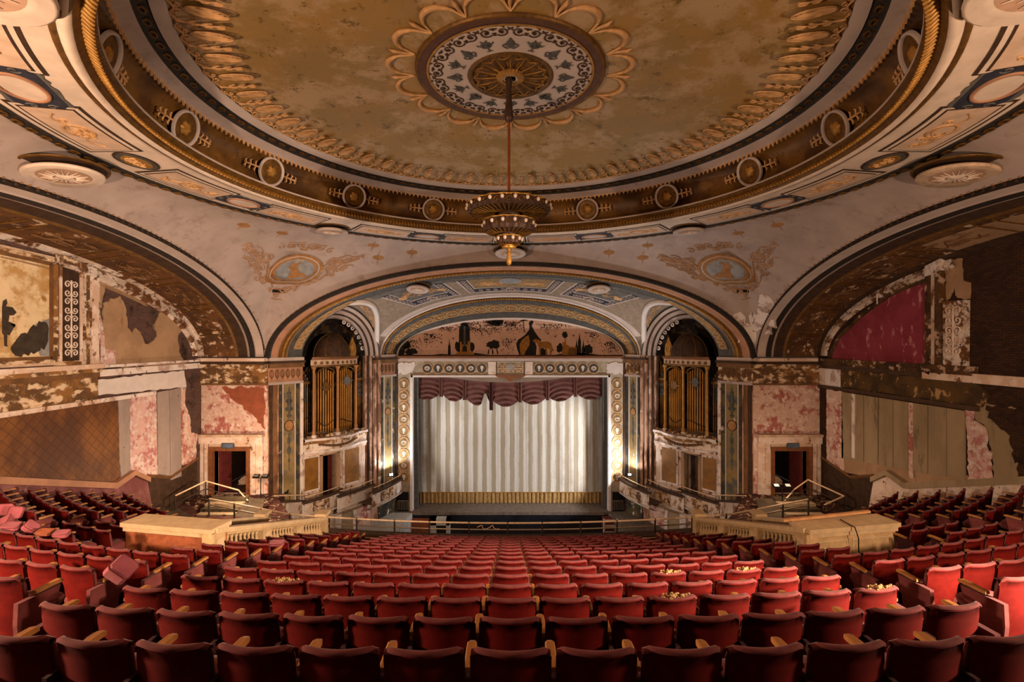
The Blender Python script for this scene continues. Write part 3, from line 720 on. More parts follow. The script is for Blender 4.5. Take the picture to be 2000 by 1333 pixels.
for sg in (-1, 1):
    ths = [pi * i / 60 for i in range(61)]
    rows = [[], []]
    cut = lambda a: [math.acos((1.80 - NC) / a) * i / 60 for i in range(61)]
    for th in cut(NA):
        a, b = lun_hit(th); rows[0].append(mir(a, sg)); rows[1].append(mir(b, sg))
    MB().grid(rows).build('lunette_vault', 'vault_paint', stagevault, True)
    m = MB(); arabesque(m, lambda u, w_, n: mir(lerp(*lun_hit(pi * (.30 + u)), .55 + w_), sg), .11, .3, 5, .025, 0); m.build('lunette_scroll', 'gilt_relief', stagevault)
    # pale rib along the groin and moulded rings round the organ opening
    gp = [mir(lun_hit(th)[1] + V((0, -.03, -.03)), sg) for th in ths[1:40]]
    m = MB(); m.tube(gp, .16, 6); m.build('groin_rib', 'white_plaster', stagevault, True)
    def nring(a, b, n, th): return mir(A0 + EW * (NC + a * cos(th)) + NW * n + V((0, 0, ZS + b * sin(th))), sg)
    for (a0, b0, n0, a1, b1, n1, mt) in ((2.72, 2.90, .30, 2.60, 2.78, .34, 'slate'), (2.60, 2.78, .34, 2.44, 2.62, .26, 'lilac_light'), (2.44, 2.62, .26, 2.34, 2.52, .20, 'umber'),
                                         (2.34, 2.52, .20, 2.16, 2.34, .14, 'lilac'), (2.16, 2.34, .14, 2.08, 2.26, .05, 'umber'), (2.08, 2.26, .05, 1.92, 2.08, -.1, 'lilac')):
        MB().grid([[nring(a0, b0, n0, t) for t in cut(a0)], [nring(a1, b1, n1, t) for t in cut(a1)]]).build('lunette_ring', mt, stagevault, True)
# painted panels of the vault
def vstrip(t0_, t1_, s0, s1, n, mat, name, k=16):
    m = MB(); q = [lerp(t0_, t1_, i / k) for i in range(k + 1)]; e = [lerp(s0, s1, i / 4) for i in range(5)]
    m.grid([[vault(t, s0) for t in q]] + [[vault(t, s_, n) for t in q] for s_ in e] + [[vault(t, s1) for t in q]])
    o = MB(); return m.build(name, mat, stagevault)
def vring(t0_, t1_, s0, s1, wt, ws, n, mat, name):
    vstrip(t0_, t1_, s0, s0 + ws, n, mat, name); vstrip(t0_, t1_, s1 - ws, s1, n, mat, name)
    vstrip(t0_, t0_ + wt, s0, s1, n, mat, name, 3); vstrip(t1_ - wt, t1_, s0, s1, n, mat, name, 3)
tx = lambda x: math.acos(max(-1, min(1, (x - 997) / F * 26.6 / ob_x(26.6))))
sweep([lambda t: vault(t, .90, .01), lambda t: vault(t, .93, .03), lambda t: vault(t, 1.0, .03)], [pi * lerp(.10, .90, i / 90) for i in range(91)]).build('vault_border', 'lilac_light', stagevault)
sweep([lambda t: vault(t, .0, .01), lambda t: vault(t, .05, .02), lambda t: vault(t, .12, .02), lambda t: vault(t, .14, 0)], [pi * lerp(.26, .74, i / 90) for i in range(91)]).build('vault_border', 'grey_blue', stagevault)
for (xa, xb, kind) in ((903, 1091, 0), (775, 884, 1), (1110, 1219, 2)):
    ta, tb = tx(xb), tx(xa); s1 = .78
    vstrip(ta, tb, .08, s1, .012, 'lilac_light', 'panel_border')
    vstrip(ta + .012, tb - .012, .10, s1 - .04, .022, 'navy', 'panel_border')
    w_ = .055
    vstrip(ta + w_, tb - w_, .10, s1 - .22, .03, 'lilac_light', 'panel_border')
    vstrip(ta + w_ + .008, tb - w_ - .008, .10, s1 - .25, .038, 'grey_blue' if kind else 'ochre_field', 'painted_panel')
    m = MB(); tm = (ta + tb) / 2
    for q in range(7): 
        for t_ in (ta + .034, tb - .034): m.tube([vault(t_ + .014 * cos(a), .16 + q * .085 + .028 * sin(a), .035) for a in [2 * pi * i / 8 for i in range(9)]], .02, 4)
    for q in range(9):
        t_ = lerp(ta + .09, tb - .09, q / 8); m.tube([vault(t_ + .012 * cos(a), s1 - .13 + .04 * sin(a), .035) for a in [2 * pi * i / 8 for i in range(9)]], .02, 4)
    m.build('border_lozenges', 'lilac_light', stagevault)
    m = MB(); m.tube([vault(tm + .03 * cos(a), s1 - .13 + .075 * sin(a), .05) for a in [2 * pi * i / 16 for i in range(17)]], .035, 5); m.build('border_ring', 'lilac_light', stagevault)
    m = MB(); arabesque(m, lambda u, w2, n: vault(tm + u, .3 + w2, .05), (tb - ta) / 2 - .09, .18, 20 + kind, .022)
    for s_ in (-1, 1): m.prism([(0, 0), (.25, .1), (.3, .22), (.42, .25), (.4, .4), (.15, .3), (-.1, .34), (-.2, .1)], lambda u, w2, n: vault(tm + s_ * (.13 - u * .12), .42 - w2 * .35, .04 + n), 0, .01)
    m.build('panel_scroll', 'gilt_relief', stagevault)
    if kind == 0:
        MB().prism(ell(0, 0, .06, .13, 20), lambda u, w2, n: vault(tm + u, .20 + w2, .04 + n), 0, .03).build('oval_medallion', 'medallion_blue', stagevault)
for (x, y, lb) in ((816, 565, 'left of the two small round diffusers in the stage vault'), (1170, 565, 'right of the two small round diffusers in the stage vault')):
    diffuser(P(x, y, 25.15), .58, (0, -.25, -1), lb)
# ---- proscenium arch over the mural
pros = thing('trim_2', 'banded gilt arch framing the silhouette mural above the stage', 'arch', kind='structure')
PC = [arc(28.84, 7.77, 2.76), arc(28.80, 7.72, 2.70), arc(28.95, 7.66, 2.60), arc(29.05, 7.60, 2.42), arc(29.2, 7.50, 2.27), arc(29.25, 7.46, 2.22), arc(29.8, 7.18, 1.79), arc(29.82, 7.12, 1.74), arc(30.05, 7.03, 1.46), arc(30.02, 7.0, 1.42), arc(30.2, 6.94, 1.33)]
sweep(PC[0:3]).build('pale_band', 'white_plaster', pros, True)
sweep(PC[2:4]).build('rope_bed', 'umber', pros)
beads(arc(28.98, 7.60, 2.50), [pi * i / 150 for i in range(151)], .075, 'gold', 'rope_beads', pros)
sweep(PC[3:6]).build('dark_band', 'slate', pros)
sweep(PC[5:7]).build('ornament_band', 'ochre_field', pros)
sweep(PC[6:9]).build('dark_band', 'slate', pros)
sweep(PC[8:]).build('pale_band', 'white_plaster', pros, True)
ob = lambda t, s_: lerp(PC[5](t), PC[6](t), s_) + V((0, -.03, -.02))
for i in range(25):
    t = pi * (i + .5) / 25; m = MB()
    m.tube([ob(t + .055 * cos(a) , .5 + .42 * sin(a)) for a in [2 * pi * k / 14 for k in range(15)]], .025, 5)
    m.tube([ob(t, .2), ob(t + .01, .5), ob(t, .8)], .03, 4); m.tube([ob(t - .03, .5), ob(t + .03, .5)], .025, 4)
    m.build('gilt_circle', 'gilt_relief', pros)
# ---- mural in the tympanum, flat paint on a flat wall
plain('mural_pink', '#d0a892', 0.8, var=0.1, scale=1.5, dirt='#bd9580')
mural = thing('wall_mural', 'pink tympanum mural of dark silhouettes: lady with parasol, dog, fountain, castle', 'mural', (0, 30.2, -1.0), kind='structure')
MY = 30.18
MF = Fr((0, MY, 0), (1, 0, 0), (0, 0, 1), (0, -1, 0))
tp = [(6.95 * cos(t), ZS - .15 + 2.45 * sin(t)) for t in [pi * i / 60 for i in range(61)]]
MB().prism(tp, MF, -.1, 0).build('mural_field', 'mural_pink', mural)
mx = lambda x, y: ((x - 997) / F * MY, (666 - y) / F * MY)
# outlines in the close-up's own grid (x 760-1240 at 4.167, y 610-800)
def zo(pts): return [mx(760 + a / 4.1667, 610 + b / 4.1667) for a, b in pts]
def paint(pts, mat, name, n=.012): MB().prism(zo(pts), MF, 0, n).build(name, mat, mural)
def blob(cx, cy, rx, ry, seed, mat='mural_dark', name='painted_foliage', n=.012):
    rnd = random.Random(seed); pts = []
    for i in range(22):
        a = 2 * pi * i / 22; k = rnd.uniform(.72, 1.12); pts.append((cx + rx * k * cos(a), cy + ry * k * sin(a)))
    paint(pts, mat, name, n)
paint([(60, 372), (60, 340), (200, 345), (330, 350), (420, 338), (520, 345), (700, 330), (800, 345), (960, 350), (1100, 345), (1330, 350), (1400, 338), (1600, 330), (1750, 352), (1890, 345), (1890, 372)], 'mural_dark', 'painted_ground')
def birch(cx, cy, n_, sp, sq, seed):           # scattered leaves hanging from the border
    rnd = random.Random(seed); m = MB()
    for i in range(n_):
        x = cx + rnd.gauss(0, sp); y = cy + abs(rnd.gauss(0, sq)) ; r = rnd.uniform(2.5, 5.5)
        tx0, tz0 = zo([(x, y)])[0]
        if ((tx0 / 6.9) ** 2 + ((tz0 + 1.0) / 2.4) ** 2) > .98 or tz0 < -1: continue
        m.prism([(tx0 + r * .0076 * cos(a) * .7, tz0 + r * .0076 * sin(a)) for a in (0, 1.1, 2.0, 3.2, 4.3, 5.2)], MF, 0, .012)
    o = m.build('painted_leaves', 'mural_dark', mural); o['kind'] = 'stuff'
for c in ((640, 85, 150, 45, 30, 1), (860, 70, 260, 60, 45, 2), (1010, 75, 160, 40, 40, 3), (330, 175, 140, 40, 35, 4), (1310, 95, 120, 60, 25, 5), (140, 220, 330, 55, 60, 6), (960, 210, 110, 35, 60, 7), (1660, 165, 70, 25, 40, 8), (1820, 240, 240, 45, 50, 9), (450, 120, 90, 60, 15, 10), (730, 130, 80, 40, 25, 11)): birch(c[0], c[1], c[2], c[3], c[4], c[5])
blob(850, 265, 58, 38, 3); paint([(800, 340), (808, 300), (815, 300), (812, 340)], 'mural_dark', 'painted_trunk'); paint([(880, 340), (872, 300), (880, 300), (890, 340)], 'mural_dark', 'painted_trunk'); paint([(838, 340), (836, 300), (846, 300), (850, 340)], 'mural_dark', 'painted_trunk')
for (cx, cy, rx, ry, sd) in ((120, 260, 60, 45, 11), (180, 320, 55, 30, 12), (90, 320, 40, 30, 13), (1620, 300, 40, 40, 14), (1390, 290, 30, 38, 15), (1430, 185, 26, 28, 16), (1250, 325, 32, 36, 17), (560, 280, 26, 45, 18), (672, 280, 24, 45, 19)): blob(cx, cy, rx, ry, sd)
paint([(478, 345), (480, 275), (486, 260), (490, 212), (495, 260), (500, 275), (502, 345)], 'mural_dark', 'painted_spire')
paint([(566, 345), (570, 130), (585, 100), (595, 82), (630, 82), (640, 100), (655, 130), (662, 345)], 'mural_dark', 'painted_fountain')
paint([(545, 350), (545, 330), (575, 325), (575, 240), (590, 240), (590, 262), (640, 262), (640, 235), (660, 235), (662, 325), (692, 330), (692, 350)], 'mural_ochre', 'painted_fountain', .018)
paint([(606, 320), (606, 110), (622, 110), (624, 320)], 'slate', 'painted_water', .022); paint([(596, 320), (598, 275), (632, 275), (634, 320)], 'mural_dark', 'painted_fountain', .023)
paint([(1060, 350), (1040, 290), (1034, 255), (1050, 222), (1085, 200), (1110, 180), (1125, 160), (1140, 140), (1142, 110), (1136, 90), (1145, 72), (1165, 66), (1176, 78), (1166, 95), (1160, 112), (1172, 130), (1180, 150), (1215, 200), (1240, 225), (1225, 238), (1195, 215), (1180, 225), (1200, 280), (1195, 350)], 'mural_dark', 'painted_lady')
paint([(1072, 350), (1062, 300), (1062, 260), (1080, 225), (1110, 200), (1135, 185), (1145, 230), (1140, 270), (1110, 320), (1100, 350)], 'mural_ochre', 'painted_crinoline', .018)
paint([(1055, 80), (1075, 62), (1105, 58), (1135, 68), (1095, 70), (1100, 140), (1110, 165), (1104, 166), (1094, 140), (1090, 72)], 'mural_dark', 'painted_parasol', .016)
paint([(1168, 230), (1190, 215), (1215, 222), (1240, 240), (1290, 236), (1318, 250), (1330, 290), (1345, 310), (1325, 318), (1318, 345), (1306, 345), (1308, 300), (1285, 290), (1290, 345), (1276, 345), (1270, 290), (1235, 285), (1232, 345), (1220, 345), (1218, 280), (1205, 250), (1172, 240)], 'mural_ochre', 'painted_dog', .02)
paint([(1410, 350), (1410, 240), (1430, 240), (1430, 215), (1440, 215), (1440, 262), (1460, 270), (1470, 280), (1525, 280), (1525, 350)], 'mural_ochre', 'painted_castle', .016)
for q in range(5): paint([(1462 + q * 13, 348), (1462 + q * 13, 292), (1468 + q * 13, 292), (1468 + q * 13, 348)], 'mural_dark', 'painted_window', .02)
for (x, h) in ((1549, 165), (1525, 215), (1580, 220)): paint([(x - 14, 348), (x - 12, h + 70), (x - 5, h + 45), (x, h), (x + 5, h + 45), (x + 12, h + 70), (x + 14, h + 20 + 328 - h)], 'mural_dark', 'painted_spire')
for (x, y) in ((424, 245), (520, 212), (738, 108), (1290, 172), (1352, 195), (1500, 188), (1600, 165)): paint([(x - 14, y - 8), (x - 4, y - 4), (x, y - 1), (x + 6, y - 6), (x + 15, y - 7), (x + 6, y + 1), (x + 2, y + 12), (x - 4, y + 3)], 'mural_dark', 'painted_bird')
paint([(790, 70), (860, 62), (930, 62), (925, 90), (900, 112), (850, 110), (800, 88)], 'mural_dark', 'painted_foliage')
# ================================================================ SIDE WALLS, FRONT FLANKS, SPLAY WALLS
plain('dark_ledge', '#4a3526', 0.8, var=0.3, scale=4)
plain('mid_brown', '#6f4d2e', 0.75, var=0.3, scale=3)
plain('frame_field', '#a39683', 0.7, var=0.2, scale=3, dirt='#85785f')
class Wall:
    def __init__(s, sg):
        s.sg = sg; s.fr = Fr((sg * 15.0, 0, 0), (0, 1, 0), (0, 0, 1), (-sg, 0, 0))
    def uv(s, x, y):
        Y = F * 15.0 / (s.sg * (x - 997)); return (Y, (666 - y) / F * Y)
    def poly(s, pts, n, mat, name, parent, rag=0.0, seed=1, n0=-.02):
        q = [s.uv(*p) for p in pts]
        if rag: q = ragged(q, rag, .12, seed)
        return MB().prism(q, s.fr, n0, n).build(name, mat, parent)
def arch_strip(sg, X0, a0, top0, X1, a1, top1, mat, name, parent, t0=.02, t1=pi - .02, smooth=True):
    ts = [lerp(t0, t1, i / 60) for i in range(61)]
    return sweep([sarc(X0, a0, top0, sg), sarc(X1, a1, top1, sg)], ts).build(name, mat, parent, smooth)
def scrollwork(m, fr, u0, u1, w0, w1, rr=.02, n=.03):
    uc = (u0 + u1) / 2; hw = (u1 - u0) / 2; k = max(2, int((w1 - w0) / (hw * 1.0))); st = (w1 - w0) / k
    m.tube([fr(uc, w0, n), fr(uc, w1, n)], rr * 1.2, 4)
    for i in range(k):
        for s_ in (-1, 1):
            m.tube([fr(uc + s_ * u, w_, n) for u, w_ in spiral(hw * .52, w0 + st * (i + .5), hw * .5, pi, 1.3, 1 if i % 2 else -1, 10)], rr, 4)
side = {}
for sg in (-1, 1):
    W = Wall(sg); nm = 'left' if sg < 0 else 'right'
    w = thing('wall_' + nm, ('tall left side wall of brick, peeling plaster and brown damask' if sg < 0 else 'tall right side wall of dark brick, bare boards and peeling plaster'), 'wall', (sg * 15, 12, -12), kind='structure')
    side[sg] = w; fr = W.fr
    MB().fbox(fr, 0.6, 23.7, -13, 3.7, -.4, 0).build('brickwork', 'brick_side' if sg < 0 else 'brick_dark', w)
    # arch over the side wall: soffit and its mouldings
    a = thing('trim_3' if sg < 0 else 'trim_4', nm + ' side arch with a peeling coffered soffit between dark bands', 'arch', kind='structure')
    dk = 'blackband'
    for (X0, a0, t0, X1, a1, t1, mt, n_) in ((11.93, 11.13, 3.87, 11.84, 10.84, 3.68, dk, 'face_band'), (11.84, 10.84, 3.68, 12.2, 10.86, 3.635, 'lilac_light', 'plaster_band'), (12.2, 10.86, 3.635, 12.22, 10.80, 3.59, 'lilac', 'plaster_band'),
                                           (12.22, 10.80, 3.59, 12.5, 10.82, 3.55, dk, 'soffit_band'), (12.5, 10.82, 3.55, 12.62, 10.86, 3.56, 'lilac', 'plaster_band'), (12.62, 10.86, 3.56, 13.05, 10.82, 3.44, 'umber', 'soffit_band'),
                                           (13.05, 10.82, 3.44, 13.15, 10.78, 3.38, 'gold_dark', 'plaster_band'), (13.15, 10.78, 3.38, 14.7, 10.85, 3.18, 'soffit', 'soffit_field'), (14.7, 10.85, 3.18, 15.02, 10.9, 3.05, 'peel_rough' if sg < 0 else 'umber', 'soffit_edge')):
        arch_strip(sg, X0, a0, t0, X1, a1, t1, mt, n_, a)
    def sof(t, q, n=0.02): return lerp(sarc(13.15, 10.78 - n, 3.38 - n, sg)(t), sarc(14.7, 10.85 - n, 3.18 - n, sg)(t), q)
    for k in range(9):                        # coffer bars and scrolls on the soffit
        t = .28 + k * .29; m = MB(); m.tube([sof(t, .06), sof(t, .5), sof(t, .94)], .035, 4); m.tube([sof(t + .05, .06), sof(t + .05, .5), sof(t + .05, .94)], .03, 4); m.build('coffer_bar', 'gold_dark', a)
        m = MB(); arabesque(m, lambda u, w_, n: sof(t + .16 + u, .5 + w_, .03), .085, .36, 30 + k, .022); m.build('soffit_scroll', 'mid_brown', a)
    m = MB()
    for i in range(120):
        t = .1 + i * .0245; c = sarc(11.88, 11.02, 3.78, sg)(t); m.lathe([(.06, 0), (.04, .012), (0, .015)], 6, c, (0, 1, 0), (0, 0, 1), (-sg, 0, 0))
    o = m.build('band_rosettes', 'umber', a); o['kind'] = 'stuff'
for k, (ph, ta, s_) in enumerate(((47.5, .80, .5), (48.5, .88, .55), (46.2, .93, .5), (50, .75, .4), (45, .86, .35), (49.5, .95, .5))):   # plaster fallen away at the foot of the right pendentive
    p = pend(radians(ph), ta); q = PB(radians(ph), ta)
    MB().prism(ragged([(-s_, -s_ * .5), (s_ * .6, -s_), (s_, s_ * .4), (-s_ * .3, s_)], s_ * .35, .15, k), q, -.1, .05).build('broken_plaster', 'peel_white', ceiling)
# ---- left wall dressing
W = Wall(-1); w = side[-1]; fr = W.fr
W.poly([(200, 592), (232, 578), (243, 600), (247, 640), (256, 652), (262, 640), (272, 648), (280, 672), (292, 670), (306, 655), (298, 634), (318, 600), (332, 607), (354, 640), (345, 662), (350, 692), (364, 714), (215, 717), (199, 700)], .05, 'tan_plaster', 'plaster_sheet', w, .05, 3)
W.poly([(188, 600), (199, 640), (202, 682), (222, 684), (222, 713), (188, 714)], .06, 'pink_plaster', 'plaster_sheet', w, .03, 4)
W.poly([(188, 520), (205, 526), (203, 560), (196, 600), (188, 604)], .055, 'tan_plaster', 'plaster_sheet', w, .04, 14)
W.poly([(150, 528), (190, 541), (191, 714), (150, 716)], .10, 'peel_rough', 'pilaster_strip', w)
W.poly([(163, 528), (168, 530), (168, 716), (163, 716)], .14, 'peel_brown', 'pilaster_strip', w)
W.poly([(174, 545), (186, 548), (187, 712), (175, 713)], .13, 'peel_cream', 'pilaster_strip', w)
W.poly([(104, 495), (152, 520), (152, 712), (104, 714)], .12, 'peel_brown', 'pilaster', w)
W.poly([(113, 517), (147, 533), (147, 704), (113, 706)], .14, 'umber', 'pilaster_panel', w)
(u0, _), (u1, _) = W.uv(114, 0), W.uv(146, 0); m = MB(); scrollwork(m, fr, u0 + .04, u1 - .04, -.55, 2.05, .026, .16); m.build('pilaster_scroll', 'cream', w, True)
for (x0, x1) in ((108, 112), (148, 152)): W.poly([(x0, 512), (x1, 515), (x1, 706), (x0, 706)], .17, 'peel_cream', 'pilaster_edge', w)
W.poly([(108, 478), (131, 483), (131, 497), (108, 494)], .3, 'white_plaster', 'capital_block', w)
W.poly([(108, 497), (140, 510), (140, 520), (108, 512)], .22, 'peel_brown', 'capital', w)
# arch fragments clinging to the wall top
ts = [lerp(.04, 1.25, i / 40) for i in range(41)]
sweep([sarc(14.9, 10.9, 3.05, -1), sarc(14.8, 10.5, 2.72, -1), sarc(14.98, 10.42, 2.62, -1)], ts).build('arch_fragment', 'peel_rough', w)
sweep([sarc(14.98, 10.42, 2.62, -1), sarc(14.93, 10.3, 2.5, -1), sarc(15, 10.28, 2.48, -1)], [lerp(.75, 1.4, i / 20) for i in range(21)]).build('arch_fragment', 'tan_plaster', w)
for k, (x, y) in enumerate(((318, 548), (338, 565), (345, 585), (300, 540), (262, 522), (352, 604), (236, 518))):
    u, z = W.uv(x, y); m = MB(); m.prism(ragged([(u - .35, z - .15), (u + .3, z - .2), (u + .35, z + .12), (u - .2, z + .2)], .12, .12, k), fr, .0, .28); m.build('broken_plaster', 'peel_white', w)
# the painting in its frame is its own thing
pic = thing('mural_painting', 'faded ochre mural of a dark dancing figure and bushes in the left lunette', 'mural', tuple(fr(14.5, -.6, .0)))
def wq(pts): return [W.uv(*p) for p in pts]
layers('ochre_mural', '#b08a55', [('#d9c09a', 1.6, .48, .08, O1), ('#9a7038', 2.0, .6, .05, O1), ('#c9c0ae', 1.1, .66, .04, (1, 1, .4))])
C4 = [(12.6, 2.62), W.uv(93, 518), W.uv(93, 696), (12.6, -.5)]
MB().prism(C4, fr, .01, .05).build('canvas', 'ochre_mural', pic)
def frame_strip(a, b, wd, n, mat, nm2):
    a = V((a[0], a[1], 0)); b = V((b[0], b[1], 0)); d = (b - a).normalized(); nn = V((d.y, -d.x, 0)) * wd
    MB().prism([(a.x, a.y), (b.x, b.y), (b.x + nn.x, b.y + nn.y), (a.x + nn.x, a.y + nn.y)], fr, .0, n).build(nm2, mat, pic)
for (o_, wd, n, mt) in ((0, .10, .1, 'mid_brown'), (.1, .10, .16, 'peel_brown'), (.2, .09, .1, 'cream_dirty')):
    frame_strip((12.6, 2.62 + o_ * .95), (C4[1][0] + o_, C4[1][1] + o_), -wd, n, mt, 'frame')
    frame_strip((C4[1][0] + o_, C4[1][1] + o_), (C4[2][0] + o_, C4[2][1] - o_), -wd, n, mt, 'frame')
    frame_strip((C4[2][0] + o_, C4[2][1] - o_), (12.6, -.5 - o_), -wd, n, mt, 'frame')
plain('mural_greyblue', '#8d8a88', 0.8, var=0.25, scale=4)
plain('mural_umber', '#3b3026', 0.8, var=0.35, scale=5)
def pp(pts, mat, nm2, n): MB().prism(wq(pts), fr, .03, n).build(nm2, mat, pic)
pp([(93, 622), (66, 632), (62, 660), (75, 695), (93, 696)], 'mural_greyblue', 'painted_sky', .055)
for (cx, cy, rx, ry, sd) in ((45, 672, 18, 24, 1), (62, 664, 18, 28, 2), (78, 654, 14, 30, 3), (32, 682, 14, 16, 4)):
    rnd = random.Random(sd); pp([(cx + rx * rnd.uniform(.8, 1.1) * cos(2 * pi * i / 16), cy + ry * rnd.uniform(.8, 1.1) * sin(2 * pi * i / 16)) for i in range(16)], 'mural_umber', 'painted_bush', .06 + sd * .003)
pp([(2, 588), (8, 584), (10, 592), (7, 598), (20, 600), (28, 610), (22, 616), (14, 616), (12, 628), (24, 640), (26, 634), (14, 655), (10, 652), (9, 672), (11, 677), (5, 676), (4, 655), (0.5, 650), (0.5, 600)], 'mural_umber', 'painted_dancer', .07)
# cornice, frieze and lower wall
def band(W, w, x0, x1, z0, z1, n, mat, nm2):
    (a, _), (b, _) = (W.uv(x0, 0) if x0 is not None else (8.0, 0)), W.uv(x1, 0); MB().fbox(W.fr, min(a, b), max(a, b), z0, z1, -.02, n).build(nm2, mat, w)
for (z0, z1, n, mt) in ((-.98, -.82, .34, 'peel_cream'), (-1.12, -.98, .24, 'peel_brown'), (-1.30, -1.12, .14, 'mid_brown'), (-2.10, -1.30, .06, 'peel_brown'), (-2.25, -2.10, .14, 'peel_cream')):
    band(W, w, None, 188, z0, z1, n, mt, 'cornice' if z0 > -1.31 else 'frieze')
for (z0, z1, n, mt) in ((-.98, -.88, .2, 'peel_white'), (-1.30, -1.05, .10, 'peel_white')): band(W, w, 188, 388, z0, z1, n, mt, 'cornice')
MB().prism(ragged([W.uv(190, 742), W.uv(358, 724), W.uv(362, 756), W.uv(190, 772)], .03, .2, 8), fr, 0, .05).build('frieze', 'white_plaster', w)
MB().fbox(fr, W.uv(190, 0)[0], W.uv(300, 0)[0], -2.25, -2.10, 0, .12).build('frieze', 'peel_white', w)
LB = lambda Y: -(3.98 + .335 * (Y - 14.25))
ue = W.uv(228, 0)[0]
MB().prism([(9.0, -2.22), (ue, -2.22), (ue + .12, LB(ue)), (9.0, LB(9.0))], fr, 0, .04).build('damask_panel', 'damask', w)
W.poly([(229, 778), (251, 776), (252, 945), (236, 945), (231, 900)], .06, 'grey_board', 'plaster_sheet', w, .02, 5)
W.poly([(251, 773), (303, 768), (306, 935), (280, 936), (252, 945)], .045, 'pink_plaster', 'plaster_sheet', w, .02, 6)
W.poly([(305, 766), (328, 762), (330, 930), (306, 926)], .06, 'grey_board', 'wall_board', w)
W.poly([(329, 762), (351, 757), (352, 930), (331, 938)], .06, 'grey_board', 'wall_board', w)
W.poly([(352, 757), (362, 757), (360, 790), (370, 815), (372, 845), (384, 848), (380, 905), (354, 908)], .04, 'peel_pink', 'plaster_sheet', w, .04, 7)
# sloping ledge and base along the seating
for sg in (-1, 1):
    W = Wall(sg); w = side[sg]; fr = W.fr; e = 18.3
    MB().prism([(6, LB(6)), (e, LB(e)), (19.2, -5.1), (20.0, -5.6), (20.0, -5.8), (19.2, -5.3), (e, LB(e) - .22), (6, LB(6) - .22)], fr, 0, .22).build('ledge', 'terracotta' if sg < 0 else 'tan_board', w)
    MB().prism([(6, LB(6) - .2), (e, LB(e) - .2), (19.2, -5.25), (20.0, -5.75), (20.4, -7.6), (6, -7.6)], fr, 0, .08).build('base_plinth', 'base_red' if sg < 0 else 'peel_cream', w)
    MB().prism([(20.1, -5.6), (21.4, -6.0), (23.2, -5.7), (23.2, -7.5), (20.1, -7.5)], fr, 0, .05).build('low_opening_shade', 'umber', w)  # flat dark panel paints the shade of a low doorway
    for (a_, b_) in (((20.0, -5.55), (21.4, -6.0)), ((21.4, -6.0), (23.3, -5.6))): MB().tube([fr(*a_, .06), fr(*b_, .06)], .07, 4).build('opening_trim', 'mid_brown', w)
# ---- right wall dressing
W = Wall(1); w = side[1]; fr = W.fr
W.poly([(1822, 540), (1822, 720), (1612, 712), (1622, 690), (1640, 655), (1690, 608), (1740, 572)], .08, 'peel_brown_dark', 'panel_frame', w)
W.poly([(1816, 552), (1816, 712), (1628, 704), (1632, 690), (1645, 662), (1695, 615), (1745, 580), (1785, 562)], .12, 'red_panel', 'red_panel', w)
MB().tube([fr(*W.uv(1720, 573), .14), fr(*W.uv(1720, 594), .14)], .03, 4).build('paint_drip', 'white_plaster', w)
for (xa, xb, n, mt) in ((1817, 1826, .2, 'peel_brown_dark'), (1826, 1836, .14, 'peel_cream'), (1836, 1848, .2, 'peel_brown_dark')): W.poly([(xa, 512), (xb, 505), (xb, 732), (xa, 728)], n, mt, 'pilaster_edge', w)
W.poly([(1820, 520), (1850, 505), (1848, 528), (1820, 540)], .26, 'peel_white', 'capital', w)
W.poly([(1850, 588), (1895, 586), (1893, 744), (1850, 736)], .15, 'peel_rough', 'pilaster', w)
(u1, _), (u0, _) = W.uv(1855, 0), W.uv(1888, 0); m = MB(); scrollwork(m, fr, u0, u1, -.5, 1.2, .03, .17); m.build('pilaster_scroll', 'peel_cream', w, True)
W.poly([(1848, 508), (1880, 504), (1882, 548), (1897, 552), (1895, 584), (1872, 582), (1866, 560), (1850, 588)], .04, 'tan_plaster', 'plaster_sheet', w, .04, 9)
sweep([sarc(14.9, 10.9, 3.05, 1), sarc(14.85, 10.6, 2.82, 1), sarc(14.98, 10.5, 2.7, 1)], [lerp(.04, 1.2, i / 40) for i in range(41)]).build('arch_fragment', 'peel_rough', w)
sweep([sarc(13.4, 10.75, 3.33, 1), sarc(14.6, 10.8, 3.17, 1)], [lerp(1.25, 2.2, i / 20) for i in range(21)]).build('bare_soffit', 'tan_plaster', w)
def rband(x0, x1, z0, z1, n, mt, nm2): band(W, w, x0, x1, z0, z1, n, mt, nm2)
for (z0, z1, n, mt) in ((-.98, -.82, .3, 'peel_brown_dark'), (-1.12, -.98, .22, 'peel_brown_dark'), (-1.3, -1.12, .12, 'dark_ledge')):
    MB().fbox(fr, 15.6, 23.6, z0, z1, -.02, n).build('cornice', mt, w)
MB().fbox(fr, 8, 17.5, -1.35, -1.05, -.02, .2).build('cornice', 'peel_cream', w)
layers('frieze_dark', '#3f2f1e', [('#5d4526', 1.2, .5, .1, O1), ('#b08c60', 2.6, .585, .03, (1, 1, .7))])
MB().prism(ragged([(15.4, -2.1), (22.0, -2.1), (22.0, -1.3), (15.6, -1.3), (15.2, -1.7)], .03, .25, 3), fr, 0, .06).build('frieze', 'frieze_dark', w)
MB().fbox(fr, 22.0, 23.6, -2.1, -1.3, 0, .06).build('frieze', 'peel_white', w)
MB().fbox(fr, 15.5, 23.6, -2.25, -2.10, 0, .12).build('frieze', 'dark_ledge', w)
xs = [1645, 1666, 1690, 1718, 1747, 1778, 1815, 1852, 1888]
for i, (xa, xb) in enumerate(zip(xs, xs[1:])):
    ua, ub = W.uv(xa + .8, 0)[0], W.uv(xb - .8, 0)[0]; dz = (i % 3) * .1
    MB().prism([(ub, -2.3), (ua, -2.3), (ua, -5.3 + .12 * (22 - ua)), (ub, -5.3 + .12 * (22 - ub))], fr, 0, .05 + .012 * (i % 3)).build('wall_board', 'tan_board', w)
